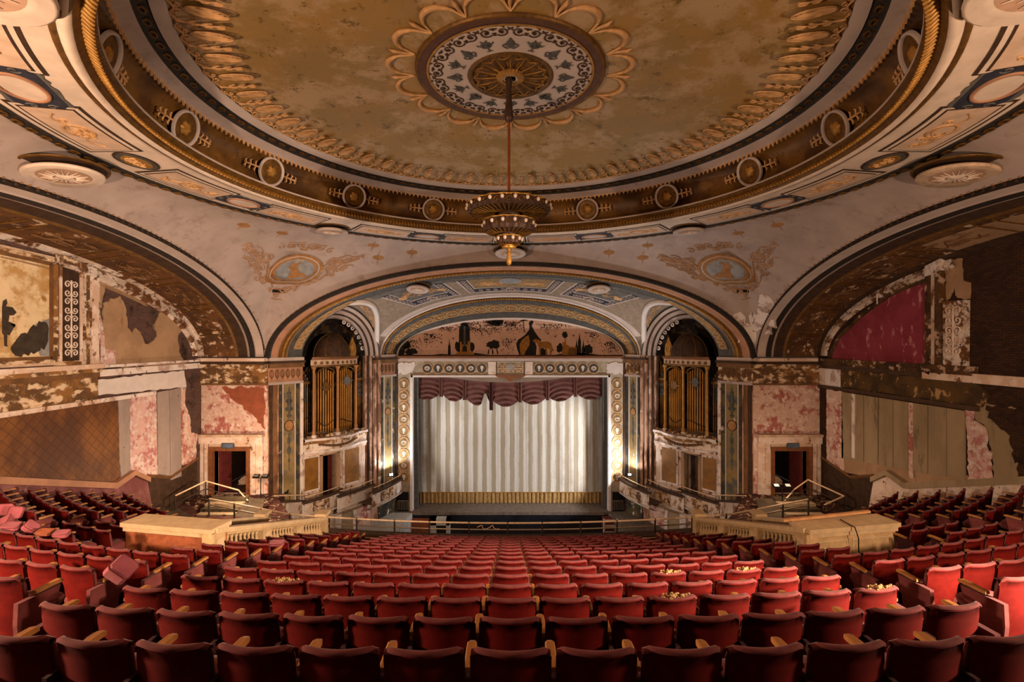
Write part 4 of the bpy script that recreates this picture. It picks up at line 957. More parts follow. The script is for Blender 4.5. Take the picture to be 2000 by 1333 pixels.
for xa, mt in ((1670, 'peel_white'), (1783, 'peel_pink')):
    u = W.uv(xa, 0)[0]; MB().fbox(fr, u - .09, u + .09, -5.1, -2.3, .05, .09).build('batten', mt, w)
MB().prism([(15.9, -4.4), (22.6, -4.9), (22.6, -6.0), (18.3, -5.4), (15.9, -4.6)], fr, 0, .03).build('plaster_sheet', 'tan_plaster', w)
W.poly([(1888, 800), (1905, 802), (1903, 820), (1926, 835), (1930, 850), (1927, 870), (1940, 885), (1936, 920), (1945, 940), (1895, 944)], .06, 'pink_plaster', 'plaster_sheet', w, .05, 12)
W.poly([(1905, 780), (1990, 800), (1985, 940), (1945, 940), (1938, 885), (1928, 835), (1905, 818)], .035, 'tan_board', 'plaster_sheet', w, .06, 13)
W.poly([(1930, 790), (2010, 800), (2010, 900), (1985, 905), (1975, 850), (1950, 830), (1932, 815)], .045, 'brick_dark', 'brick_patch', w, .06, 15)
W.poly([(1616, 760), (1646, 765), (1650, 925), (1616, 900)], .05, 'peel_pink', 'plaster_sheet', w, .03, 16)

# ================================================================ FLANK WALLS with the exits (they face the hall)
FY = 23.6
for sg in (-1, 1):
    nm = 'left' if sg < 0 else 'right'
    ff = Fr((0, FY, 0), (sg, 0, 0), (0, 0, 1), (0, -1, 0))          # u = distance from the axis
    w = thing('wall_front_' + nm, nm + ' flank wall of pink peeling plaster around an exit doorway', 'wall', (sg * 13.4, FY, -12), kind='structure')
    D0, D1, DT, DB = 12.72, 14.35, -5.30, -7.45
    m = MB(); m.fbox(ff, 11.78, D0, -13, ZS, -.4, 0); m.fbox(ff, D1, 15.0, -13, ZS, -.4, 0); m.fbox(ff, D0, D1, DT, ZS, -.4, 0); m.fbox(ff, D0, D1, -13, DB, -.4, 0)
    m.build('plaster_wall', 'peel_pink', w)
    if sg < 0: MB().prism(ragged([(11.9, -2.25), (14.0, -2.25), (13.3, -3.0), (12.7, -3.4), (11.9, -4.3)], .08, .15, 2), ff, 0, .02).build('paint_sheet', 'orange_wall', w)
    for (z0, z1, n, mt) in ((-.98, -.82, .36, 'peel_cream'), (-1.12, -.98, .26, 'umber'), (-1.32, -1.12, .16, 'peel_brown'), (-2.05, -1.32, .06, 'peel_brown'), (-2.14, -2.05, .12, 'mid_brown')):
        MB().fbox(ff, 11.78, 15.0, z0, z1, 0, n).build('cornice' if z0 > -1.4 else 'frieze', mt, w)
    # doorway
    d = thing('door_1' if sg < 0 else 'door_2', nm + ' exit doorway with a brown frame and a flaking cream surround', 'doorway', tuple(ff(13.5, DB)), kind='structure')
    s0, s1 = 11.95, 15.0
    MB().fbox(ff, s0, s1, -4.95, -4.62, 0, .22).build('door_cornice', 'peel_cream', d)
    MB().fbox(ff, s0 - .05, s1, -4.62, -4.5, 0, .3).build('door_cornice', 'cream_dirty', d)
    for (a, b, n) in ((s0 + .02, 12.3, .10), (12.3, D0 - .18, .17), (D1 + .18, 14.75, .17), (14.75, 15.0, .10)): MB().fbox(ff, a, b, DB, -4.95, 0, n).build('door_surround', 'peel_cream', d)
    MB().fbox(ff, D0 - .2, D1 + .2, -5.2, -4.95, 0, .17).build('door_surround', 'cream_dirty', d)
    for (a, b) in ((D0 - .18, D0), (D1, D1 + .18)): MB().fbox(ff, a, b, DB, DT + .2, -.3, .22).build('door_frame', 'brown_wood', d)
    MB().fbox(ff, D0, D1, DT, DT + .2, -.3, .22).build('door_frame', 'brown_wood', d)
    # passage behind
    m = MB(); m.fbox(ff, D0 - .3, D1 + .4, DB - .1, DB, -4, -.3); m.build('passage_floor', 'carpet', d)
    m = MB(); m.fbox(ff, D0 - .5, D1 + .7, DB, -4.6, -4.2, -4); m.fbox(ff, D0 - .5, D0 - .3, DB, -4.6, -4, -.4); m.fbox(ff, D1 + .5, D1 + .7, DB, -4.6, -4, -.4); m.fbox(ff, D0 - .5, D1 + .7, -4.9, -4.8, -4, -.4); m.build('passage_wall', 'umber', d)
    MB().fbox(ff, D1 - .14, D1 - .02, DB, DT - .02, -1.2, -.3).build('door_leaf', 'curtain_red', d)
    for (u, n) in ((D0 + .5, -3.6), (D0 + .95, -3.9), (D0 + .2, -2.8)): MB().fbox(ff, u, u + .07, DB, -5.0, n, n + .08).build('passage_post', 'mid_brown', d)
    MB().prism(ragged([(D0 + .05, DB), (D1 - .2, DB), (D1 - .4, DB + .35), (D0 + .5, DB + .6), (D0 + .1, DB + .35)], .05, .1, 5), ff, -2.6, -1.6).build('fallen_rubble', 'cream_dirty', d)
    sx = 13.58
    sn = thing('exit_sign', 'small blue-grey exit sign over the ' + nm + ' doorway', 'sign', tuple(ff(sx, -5.19, .17)))
    MB().fbox(ff, sx - .29, sx + .29, -5.17, -4.9, .17, .24).build('sign_case', 'slate', sn)
    MB().fbox(ff, sx - .25, sx + .25, -5.13, -4.94, .24, .25).build('sign_face', 'exit_blue', sn)
    if sg > 0:
        cu = bpy.data.curves.new('letters', 'FONT'); cu.body = 'EXIT'; cu.size = .2; cu.align_x = 'CENTER'; cu.extrude = .004; cu.materials.append(MATS['slate'])
        tmp = bpy.data.objects.new('tmp', cu); COL.objects.link(tmp); lm = bpy.data.meshes.new_from_object(tmp.evaluated_get(bpy.context.evaluated_depsgraph_get())); bpy.data.objects.remove(tmp)
        o = bpy.data.objects.new('letters', lm); COL.objects.link(o); o.parent = sn; o.location = (0, -.085, .08); o.rotation_euler = (pi / 2, 0, 0)

# ================================================================ SPLAY WALLS: pier, organ niche, inner pier
def SW(sg):
    O = V((sg * 11.78, 23.6, 0)); e = V((-sg * EW.x, EW.y, 0)); n = V((-sg * NW.x, NW.y, 0)); return Fr(O, e, (0, 0, 1), n)
class Nook: pass
splay = {}
def pier_dress(fr, w, d0, d1, ztop, zbot, edges, sg, seed):
    """edges: (a, b, n, material, name) strips between d0 and d1"""
    for (a, b, n, mt, nm2) in edges: MB().fbox(fr, a, b, zbot, ztop, 0, n).build(nm2, mt, w)
for sg in (-1, 1):
    nm = 'left' if sg < 0 else 'right'; fr = SW(sg)
    w = thing('wall_splay_' + nm, nm + ' splayed wall with painted piers and the organ niche beside the stage', 'wall', tuple(fr(3.9, -12)), kind='structure'); splay[sg] = w
    m = MB(); m.fbox(fr, 0, 1.77, -13, ZS, -.5, 0); m.fbox(fr, 5.58, LW, -13, ZS, -.5, 0); m.build('pier_core', 'jamb_peel', w)
    m = MB(); m.fbox(fr, 1.77, 2.85, -13, -5.2, -.5, 0); m.fbox(fr, 3.68, 5.58, -13, -5.2, -.5, 0); m.fbox(fr, 2.85, 3.68, -6.1, -5.2, -.5, 0); m.fbox(fr, 2.85, 3.68, -13, -8.8, -.5, 0); m.build('box_wall', 'peel_cream', w)
    zp = -2.15
    pier_dress(fr, w, 0, 1.77, zp, -9.2, [(.06, .20, .06, 'umber', 'pier_strip'), (.24, .44, .05, 'mid_brown', 'pier_strip'), (.44, .50, .09, 'jamb_peel', 'pier_bead'), (.50, .70, .04, 'peel_slate', 'pier_border'), (.70, .75, .07, 'lilac_light', 'pier_bead'),
                                          (.75, 1.34, .03, 'peel_ochre', 'pier_panel'), (1.34, 1.39, .07, 'lilac_light', 'pier_bead'), (1.39, 1.62, .04, 'peel_slate', 'pier_border'), (1.62, 1.77, .10, 'peel_white', 'pier_bead')], sg, 1)
    pier_dress(fr, w, 6.48, LW, zp, -9.6, [(6.55, 6.86, .04, 'peel_slate', 'pier_border'), (6.86, 6.92, .07, 'lilac_light', 'pier_bead'), (6.92, 7.45, .03, 'peel_ochre', 'pier_panel'), (7.45, 7.51, .07, 'lilac_light', 'pier_bead'), (7.51, 7.74, .04, 'peel_slate', 'pier_border')], sg, 2)
    for (a, b, n, mt) in ((5.58, 5.72, -.05, 'lilac'), (5.72, 5.84, .05, 'umber'), (5.84, 5.98, .12, 'jamb_peel'), (5.98, 6.08, .06, 'umber'), (6.08, 6.24, .2, 'jamb_peel'), (6.24, 6.34, .12, 'umber'), (6.34, 6.5, .26, 'jamb_peel')):
        MB().fbox(fr, a, b, -9.2, ZS, -.3, n).build('jamb_moulding', mt, w)
    for (a, b) in ((0, 1.77), (6.05, LW)):      # impost cornice and frieze over each pier
        for (z0, z1, n, mt) in ((-.98, ZS + .03, .20, 'lilac_light'), (-1.10, -.98, .34, 'umber'), (-1.32, -1.10, .22, 'mid_brown'), (-2.02, -1.32, .05, 'terracotta' if sg < 0 else 'peel_brown'), (-2.15, -2.02, .12, 'lilac')):
            MB().fbox(fr, a, b, z0, z1, 0, n).build('impost' if z0 > -1.4 else 'frieze', mt, w)
        m = MB()
        for k in range(int((b - a) / .27)):
            c = a + .16 + k * .27; m.tube([fr(c + .09 * cos(t), -1.62 + .2 * sin(t), .07) for t in [2 * pi * i / 10 for i in range(11)]], .022, 4); m.tube([fr(c, -1.9, .07), fr(c, -1.4, .07)], .02, 4)
        m.build('frieze_palmettes', 'mid_brown', w)
    for (c, hw) in ((1.045, .25), (7.18, .2)):   # candelabra ornament with its medallion
        m = MB()
        for (z0, r) in ((-2.6, .5), (-3.0, .8), (-3.4, .9), (-3.75, .55)):
            for s_ in (-1, 1): m.tube([fr(c + s_ * u * r, z0 + w_ * r, .04) for u, w_ in spiral(.11, 0, .11, pi, 1)], .03 * r + .01, 4)
        m.tube([fr(c, -2.3, .04), fr(c, -2.7, .05), fr(c, -3.2, .05), fr(c, -3.9, .04)], [.01, .06, .09, .02], 6)
        for (z0, r) in ((-5.0, .8), (-5.5, .9), (-6.0, .5)): m.prism(ell(c, z0, hw * .42 * r, .22 * r, 12), fr, .03, .055)
        m.tube([fr(c, -4.6, .04), fr(c, -6.5, .04)], [.035, .01], 4)
        m.build('candelabra_print', 'slate', w)
        MB().prism(ell(c, -4.25, hw, hw * 1.15, 20), fr, .03, .05).build('medallion_rim', 'umber', w); MB().prism(ell(c, -4.25, hw * .84, hw * .98, 20), fr, .03, .06).build('medallion_face', 'ochre_print', w)
    # niche shell
    m = MB(); ph = [pi * i / 24 for i in range(25)]
    m.grid([[fr(NC + 1.92 * cos(a), z, -.02 - 1.7 * sin(a)) for a in ph] for z in (-5.2, -3, ZS)])
    m.grid([[fr(NC + 1.92 * cos(a) * cos(p), ZS + 2.1 * sin(p), -.02 - 1.7 * sin(a) * cos(p)) for a in ph] for p in [pi / 2 * i / 10 for i in range(11)]])
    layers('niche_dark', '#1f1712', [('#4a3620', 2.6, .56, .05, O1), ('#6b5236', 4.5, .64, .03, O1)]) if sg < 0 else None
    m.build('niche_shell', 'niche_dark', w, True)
    m = MB()                                   # pierced pale border round the niche head
    for i in range(7):
        a = .22 + i * .17; m.ring(ell(0, 0, .12, .12, 8), ell(0, 0, .05, .05, 8), Fr(fr(NC + 1.84 * cos(a), ZS + 2.0 * sin(a), -.12), fr.ex, fr.ey, fr.en), 0, .04)
    m.build('niche_border', 'peel_white', w)
    # lower panels either side of the box door
    for (a, b, z0, z1) in ((1.86, 2.62, -7.75, -6.1), (4.22, 5.14, -7.9, -5.95)):
        MB().fbox(fr, a - .1, b + .1, z0 - .1, z1 + .1, 0, .06).build('panel_moulding', 'peel_white', w); MB().fbox(fr, a, b, z0, z1, 0, .075).build('lattice_panel', 'gold_panel' if 'gold_panel' in MATS else 'gold_dark', w)
    for (a, b, z0, z1) in ((2.70, 2.85, -8.8, -5.95), (3.68, 3.86, -8.8, -5.95), (2.70, 3.86, -6.1, -5.9)): MB().fbox(fr, a, b, z0, z1, -.3, .14).build('box_door_frame', 'tan_plaster', w)
    m = MB(); m.fbox(fr, 2.6, 3.9, -8.8, -5.9, -2.6, -2.5); m.fbox(fr, 2.55, 2.65, -8.8, -5.9, -2.5, -.4); m.fbox(fr, 3.85, 3.95, -8.8, -5.9, -2.5, -.4); m.fbox(fr, 2.5, 4, -8.9, -8.8, -2.5, 0)
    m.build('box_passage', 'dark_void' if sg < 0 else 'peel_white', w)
    MB().grid([[fr(3.42 + .045 * i + 0, z, -.34 + .05 * (i % 2)) for i in range(6)] for z in (-6.1, -8.7)]).build('door_drape', 'curtain_red', w) if sg < 0 else MB().grid([[fr(2.87 + .045 * i, z, -.34 + .05 * (i % 2)) for i in range(6)] for z in (-6.1, -8.7)]).build('door_drape', 'curtain_red', w)
    # orchestra-level dressing under the boxes
    for (a, b, n, mt) in ((3.0, 3.3, .06, 'velvet_dark'), (3.6, 4.0, .1, 'peel_white'), (4.05, 4.7, .05, 'tan_board'), (4.75, 4.95, .1, 'peel_white'), (4.95, 5.9, .04, 'peel_pink'), (6.5, 7.75, .08, 'peel_slate')): MB().fbox(fr, a, b, -12.9, -9.5, 0, n).build('lower_panel', mt, w)
# ================================================================ STAGE: frame, curtain, valance, pit
PY = 29.8
pf = Fr((0, PY, 0), (1, 0, 0), (0, 0, 1), (0, -1, 0))
frame = thing('trim_5', 'gilded stage frame set with oval medallions round the curtain', 'proscenium frame', (0, PY, -10.4), kind='structure')
FI, FO, FT, FTO = 6.10, 6.97, -2.10, -1.22
for sg in (-1, 1):
    a, b = sorted((sg * FI, sg * FO)); MB().fbox(pf, a, b, -10.9, FTO, -.5, 0).build('frame_side', 'frame_field', frame)
    a, b = sorted((sg * 6.90, sg * 7.02)); MB().fbox(pf, a, b, -10.9, FTO + .05, -.3, .10).build('outer_bead', 'umber', frame)
    a, b = sorted((sg * 5.98, sg * 6.14)); MB().fbox(pf, a, b, -10.9, FT, -.5, .09).build('inner_bead', 'white_plaster', frame)
    a, b = sorted((sg * 5.72, sg * 5.98)); MB().fbox(pf, a, b, -10.6, FT, -.62, -.3).build('return_edge', 'slate', frame)
MB().fbox(pf, -FI, FI, FT, FTO, -.5, 0).build('frame_head', 'frame_field', frame)
MB().fbox(pf, -6.1, 6.1, FT - .12, FT, -.5, .09).build('inner_bead', 'white_plaster', frame)
MB().fbox(pf, -7.0, 7.0, FTO, FTO + .10, -.3, .12).build('outer_bead', 'lilac_light', frame)
for (z0, z1, n, mt) in ((-1.12, -1.04, .18, 'lilac'), (-1.04, -.92, .30, 'brown_wood'), (-.95, -.86, .10, 'umber')): MB().fbox(pf, -7.1, 7.1, z0, z1, -.45, n).build('ledge', mt, frame)
def medal_meshes(k):
    a = MB(); a.ring(ell(0, 0, .33, .335, 20), ell(0, 0, .29, .295, 20), ID, 0, .04); rim = mesh_of(a, 'gilt_relief', True, 'medallion_rim')
    b = MB(); b.prism(ell(0, 0, .30, .305, 20), ID, 0, .02); fld = mesh_of(b, 'slate' if k < 2 else 'ochre_field', False, 'medallion_field')
    c = MB()
    if k % 2 == 0: c.prism(ell(0, .04, .10, .12, 10), ID, .02, .045); c.prism([(-.05, -.06), (.05, -.06), (.03, -.19), (-.03, -.19)], ID, .02, .045)
    else:
        for s_ in (-1, 1): c.tube([ID(-.14, s_ * .03, .03), ID(-.05, s_ * .10, .04), ID(.05, s_ * .10, .04), ID(.14, s_ * .03, .03)], .03, 4)
        c.prism(rect(-.16, .16, -.025, .025), ID, .02, .04)
    return rim, fld, mesh_of(c, 'cream', False, 'medallion_motif')
MEDS = [medal_meshes(k) for k in range(4)]
def medallion(u, w_, k):
    r0 = loc_part(MEDS[k][0], 'medallion', Fr(pf(u, w_, .0), (1, 0, 0), (0, 0, 1), (0, -1, 0)), frame)
    for me, nm in zip(MEDS[k][1:], ('field', 'motif')): c = bpy.data.objects.new(nm, me); COL.objects.link(c); c.parent = r0
for sg in (-1, 1):
    for i in range(9): medallion(sg * 6.53, -2.62 - i * .715, i % 2 + 2)
    m = MB()
    for i in range(8):
        z = -2.98 - i * .715
        for s_ in (-1, 1): m.tube([pf(sg * 6.53 + s_ * .12 + u, z + w_, .02) for u, w_ in spiral(0, 0, .1, 0, 1, s_, 9)], .018, 4)
    m.build('frame_scroll', 'gilt_relief', frame)
    for i in range(6): medallion(sg * (1.75 + i * .67), -1.66, i % 2)
    c = sg * 6.2                                # bare white plaster patch at each upper corner
    MB().prism(ragged([(c - .85 * (1 if sg < 0 else .35), -1.35), (c + .85 * (1 if sg > 0 else .35), -1.3), (c + .8 * (1 if sg > 0 else .35), -1.98), (c - .7 * (1 if sg < 0 else .5), -2.0)], .09, .15, 3 + sg), pf, 0, .03).build('bare_plaster', 'white_plaster', frame)
    for (a, b, mt) in ((1.28, 1.36, 'white_plaster'), (.82, .88, 'umber'), (.88, 1.28, 'cream')): MB().fbox(pf, *sorted((sg * a, sg * b)), FT, -1.28, 0, .05).build('cartouche_strip', mt, frame)
MB().fbox(pf, -.82, .82, FT, -1.25, 0, .08).build('cartouche', 'frame_field', frame)
MB().prism(ell(0, -1.62, .32, .22, 20), pf, 0, .11).build('cartouche_oval', 'medallion_blue', frame)
MB().prism([(-.95, FT + .02), (.95, FT + .02), (.8, FT - .1), (.3, FT - .16), (.1, FT - .36), (-.1, FT - .36), (-.3, FT - .16), (-.8, FT - .1)], pf, .0, .16).build('cartouche_bracket', 'brown_wood', frame)
m = MB(); scrollwork(m, Fr(pf(-.8, -1.66, .05), (0, 0, 1), (1, 0, 0), (0, -1, 0)), -.3, .3, 0, 1.6, .018, .05); m.build('cartouche_scroll', 'gilt_relief', frame)

cur = thing('stage_curtain', 'pale striped stage curtain with a gold skirt, drawn closed', 'curtain', (0, 31.2, -10.4))
def drape(x0, x1, z0, z1, Y, amp, wl, nx, nz, seed=0):
    m = MB(); m.grid([[V((lerp(x0, x1, i / nx), Y + amp * sin(2 * pi * lerp(x0, x1, i / nx) / wl + .5 * sin(z * 1.3 + i * .05)) + amp * .5 * sin(i * 1.7 + z * .4 + seed), z)) for i in range(nx + 1)] for z in [lerp(z0, z1, k / nz) for k in range(nz + 1)]]); return m
drape(-5.98, 5.98, -9.72, -2.2, 31.2, .016, .70, 220, 16).build('cloth', 'stripe_cloth', cur, True)
drape(-5.98, 5.98, -10.38, -9.70, 31.17, .05, .26, 260, 3).build('skirt', 'gold_skirt', cur, True)
o = MB().tube([V((lerp(-5.98, 5.98, i / 40), 31.14, -9.7)) for i in range(41)], .03, 4).build('skirt_tape', 'gold', cur)
val = thing('swag_valance', 'torn plum-brown velvet valance of seven swags under the stage frame', 'valance', (0, 30.5, -3.9))
SWX = [-6.08, -4.33, -2.86, -1.2, .6, 2.32, 4.06, 5.95]
def topz(x): return -2.24 - .36 * max(0, 1 - (abs(x + .2) / 4.0) ** 2)
for k in range(7):
    a, b = SWX[k], SWX[k + 1]; m = MB(); rows = []; drop = 1.42 if k not in (2, 3) else 1.5
    for j in range(29):
        v = j / 28; row = []
        for i in range(25):
            u = i / 24; sag = sin(pi * u); zt = topz(lerp(a, b, u)); zz = zt - v * drop * (.70 + .30 * sag ** .8)
            if k == 2 and u > .55 and v > .55: zz = max(zz, zt - drop * (.95 - 1.1 * max(0, .16 - abs(u - .78)) / .16 * .55))
            ph = v * 8.0 * (.55 + .45 * sag) + .8 * sag
            row.append(V((lerp(a, b, u), 30.5 - .05 - .16 * sag * v - .06 * sin(2 * pi * ph * .62) * (.1 + .9 * v), zz)))
        rows.append(row)
    m.grid(rows); m.build('swag', 'valance', val, True)
    if k: m = MB(); m.grid([[V((a + .12 * (i / 6 - .5) * 2, 30.36 - .05 * sin(i * 1.9), topz(a) - q * (1.25 if k != 3 else 1.75))) for i in range(7)] for q in (0, .5, 1)]); m.build('tail', 'velvet_dark' if k == 3 else 'valance', val, True)
MB().fbox(pf, -6.0, 6.0, -2.75, -2.0, -1.1, -1.05).build('pale_backing', 'white_plaster', val)
MB().prism([(-1.3, -3.55), (.8, -3.5), (.8, -3.56), (-1.3, -3.62)], Fr((0, 30.62, 0), (1, 0, 0), (0, 0, 1), (0, -1, 0)), 0, .05).build('batten', 'umber', val)
# stage floor, apron, pit
fl = thing('floor_stage', 'worn grey stage apron in front of the curtain', 'stage floor', (0, 30, -10.4), kind='structure')
MB().box(-9, 9, 29.55, 34, -10.6, -10.4).build('stage_boards', 'boards_grey', fl)
MB().box(-6.0, 5.7, 29.45, 29.6, -10.55, -10.36).build('stage_nosing', 'boards_grey', fl)
MB().box(-6.0, 6.0, 29.5, 29.56, -12.9, -10.55).build('pit_wall', 'pit_black', fl)
MB().box(-5.95, -4.85, 29.42, 29.5, -12.6, -10.75).build('pit_boards', 'parapet_red', fl)
for sg in (-1, 1):
    MB().add([(sg * 5.95, 29.5, -10.42), (sg * 9.0, 29.5, -10.42), (sg * 9.0, 25.5, -10.9), (sg * 7.0, 24.5, -11.0), (sg * 5.95, 29.5, -12.9), (sg * 7.0, 24.5, -12.9)], [(0, 1, 2, 3), (0, 3, 5, 4)]).build('apron_wing', 'white_board' if sg < 0 else 'boards_grey', fl)
    # small grated opening beside the frame, under the end box
    f2 = Fr((sg * 6.55, 29.72, 0), (1, 0, 0), (0, 0, 1), (0, -1, 0))
    MB().fbox(f2, -.32, .32, -10.4, -9.2, 0, .06).build('side_opening', 'dark_void', fl)
    m = MB()
    for k in range(7): m.tube([f2(-.3 + .1 * k, -10.3, .1), f2(-.3 + .1 * k, -9.75, .1)], .014, 4)
    m.tube([f2(-.32, -9.74, .1), f2(.32, -9.74, .1)], .025, 4); m.tube([f2(-.32, -9.18, .1), f2(.32, -9.18, .1)], .03, 4); m.build('side_grille', 'rail_metal', fl)
orf = MB().box(-15, 15, 16, 34, -13.2, -12.95).build('floor_orchestra', 'carpet'); tag(orf, 'dark stalls floor below the balcony front', 'floor', kind='structure')
bx = thing('pit_cabinet', 'pale grey open-fronted cabinet standing against the pit wall', 'cabinet', (-4.25, 29.3, -12.6))
for (a, b, z0, z1) in ((-4.85, -4.45, -12.6, -10.62), (-3.85, -3.65, -12.6, -10.62), (-4.85, -3.65, -11.05, -10.62)): MB().box(a, b, 29.1, 29.48, z0, z1).build('side_panel' if z0 < -12 else 'top_panel', 'white_board', bx)
MB().box(-4.45, -3.85, 29.4, 29.46, -12.6, -11.05).build('opening', 'dark_void', bx)
cs = thing('organ_console', 'broken red and cream console at the right end of the pit', 'console', (5.9, 28.8, -12.6))
MB().box(5.55, 6.25, 28.6, 29.2, -12.6, -11.2).build('body', 'parapet_red', cs); MB().box(5.5, 6.3, 28.7, 29.3, -11.2, -10.55).build('top_case', 'curtain_red', cs)
for z in (-10.55, -10.85, -11.2, -11.5): MB().box(5.48, 6.32, 28.55, 28.72, z - .05, z).build('shelf', 'cream', cs)
for x in (5.48, 6.26): MB().box(x, x + .06, 28.55, 28.75, -11.5, -10.5).build('side_cheek', 'cream', cs)
bn = thing('wooden_steps', 'small dark wooden steps beside the console in the pit', 'steps', (6.0, 28.2, -12.6))
for k in range(3): MB().box(5.7, 6.35, 27.7 + .2 * k, 27.95 + .2 * k, -11.95 + .18 * k, -11.9 + .18 * k).build('tread', 'brown_wood', bn)
for x in (5.68, 6.33): MB().add([(x, 27.65, -12.6), (x, 28.4, -12.6), (x, 28.4, -11.5), (x, 27.65, -11.95), (x + .04, 27.65, -12.6), (x + .04, 28.4, -12.6), (x + .04, 28.4, -11.5), (x + .04, 27.65, -11.95)], [(0, 1, 2, 3), (4, 5, 6, 7), (0, 1, 5, 4), (1, 2, 6, 5), (2, 3, 7, 6), (3, 0, 4, 7)]).build('stringer', 'umber', bn)

# ================================================================ ORGANS in the niches
for sg in (-1, 1):
    nm = 'left' if sg < 0 else 'right'; fr = SW(sg)
    t = thing('organ_case', nm + ' domed organ case of gilt pipes in the arched niche', 'organ', tuple(fr(NC, -5.1, -.5)), 'pair of organ cases beside the stage')
    bow = lambda u, n0=0.0: .26 * (1 - (u / 1.35) ** 2) - .12 + n0       # bowed plan of the centre bay
    def pipe(u, n, z0, z1, r):
        m = MB(); c = fr(NC + u, 0, n)
        m.lathe([(.0, z0), (r * .4, z0), (r, z0 + .35), (r, z1 - .02), (r * .8, z1)], 8, c); 
        o = m.build('pipe', 'pipe_gold', t, True)
        MB().fbox(Fr(fr(NC + u, 0, n + r), fr.ex, fr.ey, fr.en), -r * .4, r * .4, z0 + .42, z0 + .62, -.01, .008).build('pipe_mouth', 'umber', o) if False else None
    for k in range(8):
        for s_ in (-1, 1):
            u = s_ * (.17 + k * .132); pipe(u, bow(u) - .10, -5.0, -1.55 - .28 * abs(k - 3.5) / 4 + .1, .041)
    for k in range(5):
        for s_ in (-1, 1):
            u = s_ * (1.42 + k * .10); pipe(u, -.36, -5.0, -1.6 + (.10 * k if s_ * 1 else 0) - .35 + .55 * (k / 6), .027)
    for u in (-1.28, 0.0, 1.28):
        c = fr(NC + u, 0, bow(u) + .08 if u == 0 else bow(u) + .12); m = MB()
        m.lathe([(.13, -5.15), (.13, -4.98), (.09, -4.9), (.11, -4.8), (.075, -4.7), (.07, -3.2), (.062, -1.7), (.08, -1.62), (.07, -1.55), (.13, -1.4), (.14, -1.36)], 12, c); m.build('column', 'arm_wood' if sg < 0 else 'gold', t, True)
        MB().lathe([(.14, -5.16), (.15, -5.0), (.1, -4.92)], 10, c).build('column_base', 'peel_white', t, True)
    us = [lerp(-1.42, 1.42, i / 20) for i in range(21)]
    for (z0, z1, n, mt) in ((-1.38, -1.28, .16, 'gold_dark'), (-1.28, -1.0, .10, 'cream_dirty'), (-1.0, -.9, .2, 'brown_wood'), (-.9, -.84, .26, 'gold_dark')):
        m = MB(); m.grid([[fr(NC + u, z0, -.6) for u in us], [fr(NC + u, z0, bow(u, n)) for u in us], [fr(NC + u, z1, bow(u, n)) for u in us], [fr(NC + u, z1, -.6) for u in us]]); m.build('entablature', mt, t)
    m = MB()
    for i in range(9):
        u = -1.2 + i * .3; m.prism(ell(u, -1.16, .07, .09, 10), lambda a, b, n: fr(NC + a, b, bow(a, .10 + n)), 0, .03)
    o = m.build('entablature_shells', 'mid_brown', t); o['kind'] = 'stuff'
    for s_ in (-1, 1):                         # drop arches with hanging medallions
        m = MB(); m.tube([fr(NC + s_ * (.64 + .5 * cos(a)), -1.75 + .33 * sin(a), bow(s_ * .64, .06)) for a in [pi * i / 10 for i in range(11)]], .03, 5); m.build('bay_arch', 'gold_dark', t)
        big = s_ == (1 if sg < 0 else 1)
        zc = -2.2 if s_ * -sg > 0 else -2.45
        m = MB(); m.prism(ell(NC + s_ * .64, zc, .2, .24, 16), Fr(fr(0, 0, bow(.64, .0)), fr.ex, fr.ey, fr.en), .02, .06)
        for q in range(4): a = q * pi / 2; m.tube([fr(NC + s_ * .64 + .2 * cos(a), zc + .24 * sin(a), bow(.64, .04)), fr(NC + s_ * .64 + .4 * cos(a), zc + .42 * sin(a), bow(.64, .04))], [.04, .012], 5)
        m.build('pipe_medallion', 'gold_dark' if s_ * -sg < 0 else 'grey_blue', t)
        m = MB(); m.prism([(NC + s_ * 1.65 - .24, -2.15), (NC + s_ * 1.65 + .24, -2.15), (NC + s_ * 1.65 + .12, -1.95), (NC + s_ * 1.65, -1.75), (NC + s_ * 1.65 - .12, -1.95)], Fr(fr(0, 0, -.32), fr.ex, fr.ey, fr.en), 0, .08); m.build('wing_pediment', 'umber', t)
        MB().fbox(fr, *sorted((NC + s_ * 1.38, NC + s_ * 1.92)), -2.25, -2.13, -.4, -.2).build('wing_cornice', 'gold_dark', t)
        m = MB(); scrollwork(m, Fr(fr(0, 0, -.32), fr.ex, fr.ey, fr.en), NC + s_ * 1.65 - .2, NC + s_ * 1.65 + .2, -3.2, -2.4, .025, .03); m.build('wing_scroll', 'slate', t)
    c = fr(NC - .0, -.84, -.35)
    m = MB(); m.lathe([(1.0 * cos(a), 1.22 * sin(a)) for a in [pi / 2 * i / 10 for i in range(11)]], 24, c); m.build('dome', 'umber', t, True)
    m = MB()
    for k in range(8):
        a = 2 * pi * k / 8; m.tube([c + V((1.01 * cos(p) * cos(a), 1.01 * cos(p) * sin(a), 1.23 * sin(p))) for p in [pi / 2 * .9 * i / 8 for i in range(9)]], .022, 4)
    m.build('dome_ribs', 'gold_dark', t)
    uu = NC + (.95 if sg < 0 else .95)
    m = MB(); m.prism([(uu - .2, -.84), (uu + .2, -.84), (uu + .24, -.55), (uu + .2, -.25), (uu + .08, .02), (uu, .22), (uu - .08, .02), (uu - .2, -.25), (uu - .24, -.55)], Fr(fr(0, 0, .12), fr.ex, fr.ey, fr.en), 0, .08); m.build('finial_shield', 'gold', t)
    m = MB(); m.ring(ell(uu, -.42, .17, .26, 14), ell(uu, -.42, .12, .2, 14), Fr(fr(0, 0, .2), fr.ex, fr.ey, fr.en), 0, .03)
    for s_ in (-1, 1): m.tube([fr(NC - .2 + s_ * .12 + s_ * i * .09, -.8 + .1 * abs(sin(i * 1.3)), .3) for i in range(6)], .03, 4)
    m.build('cresting', 'gold', t)
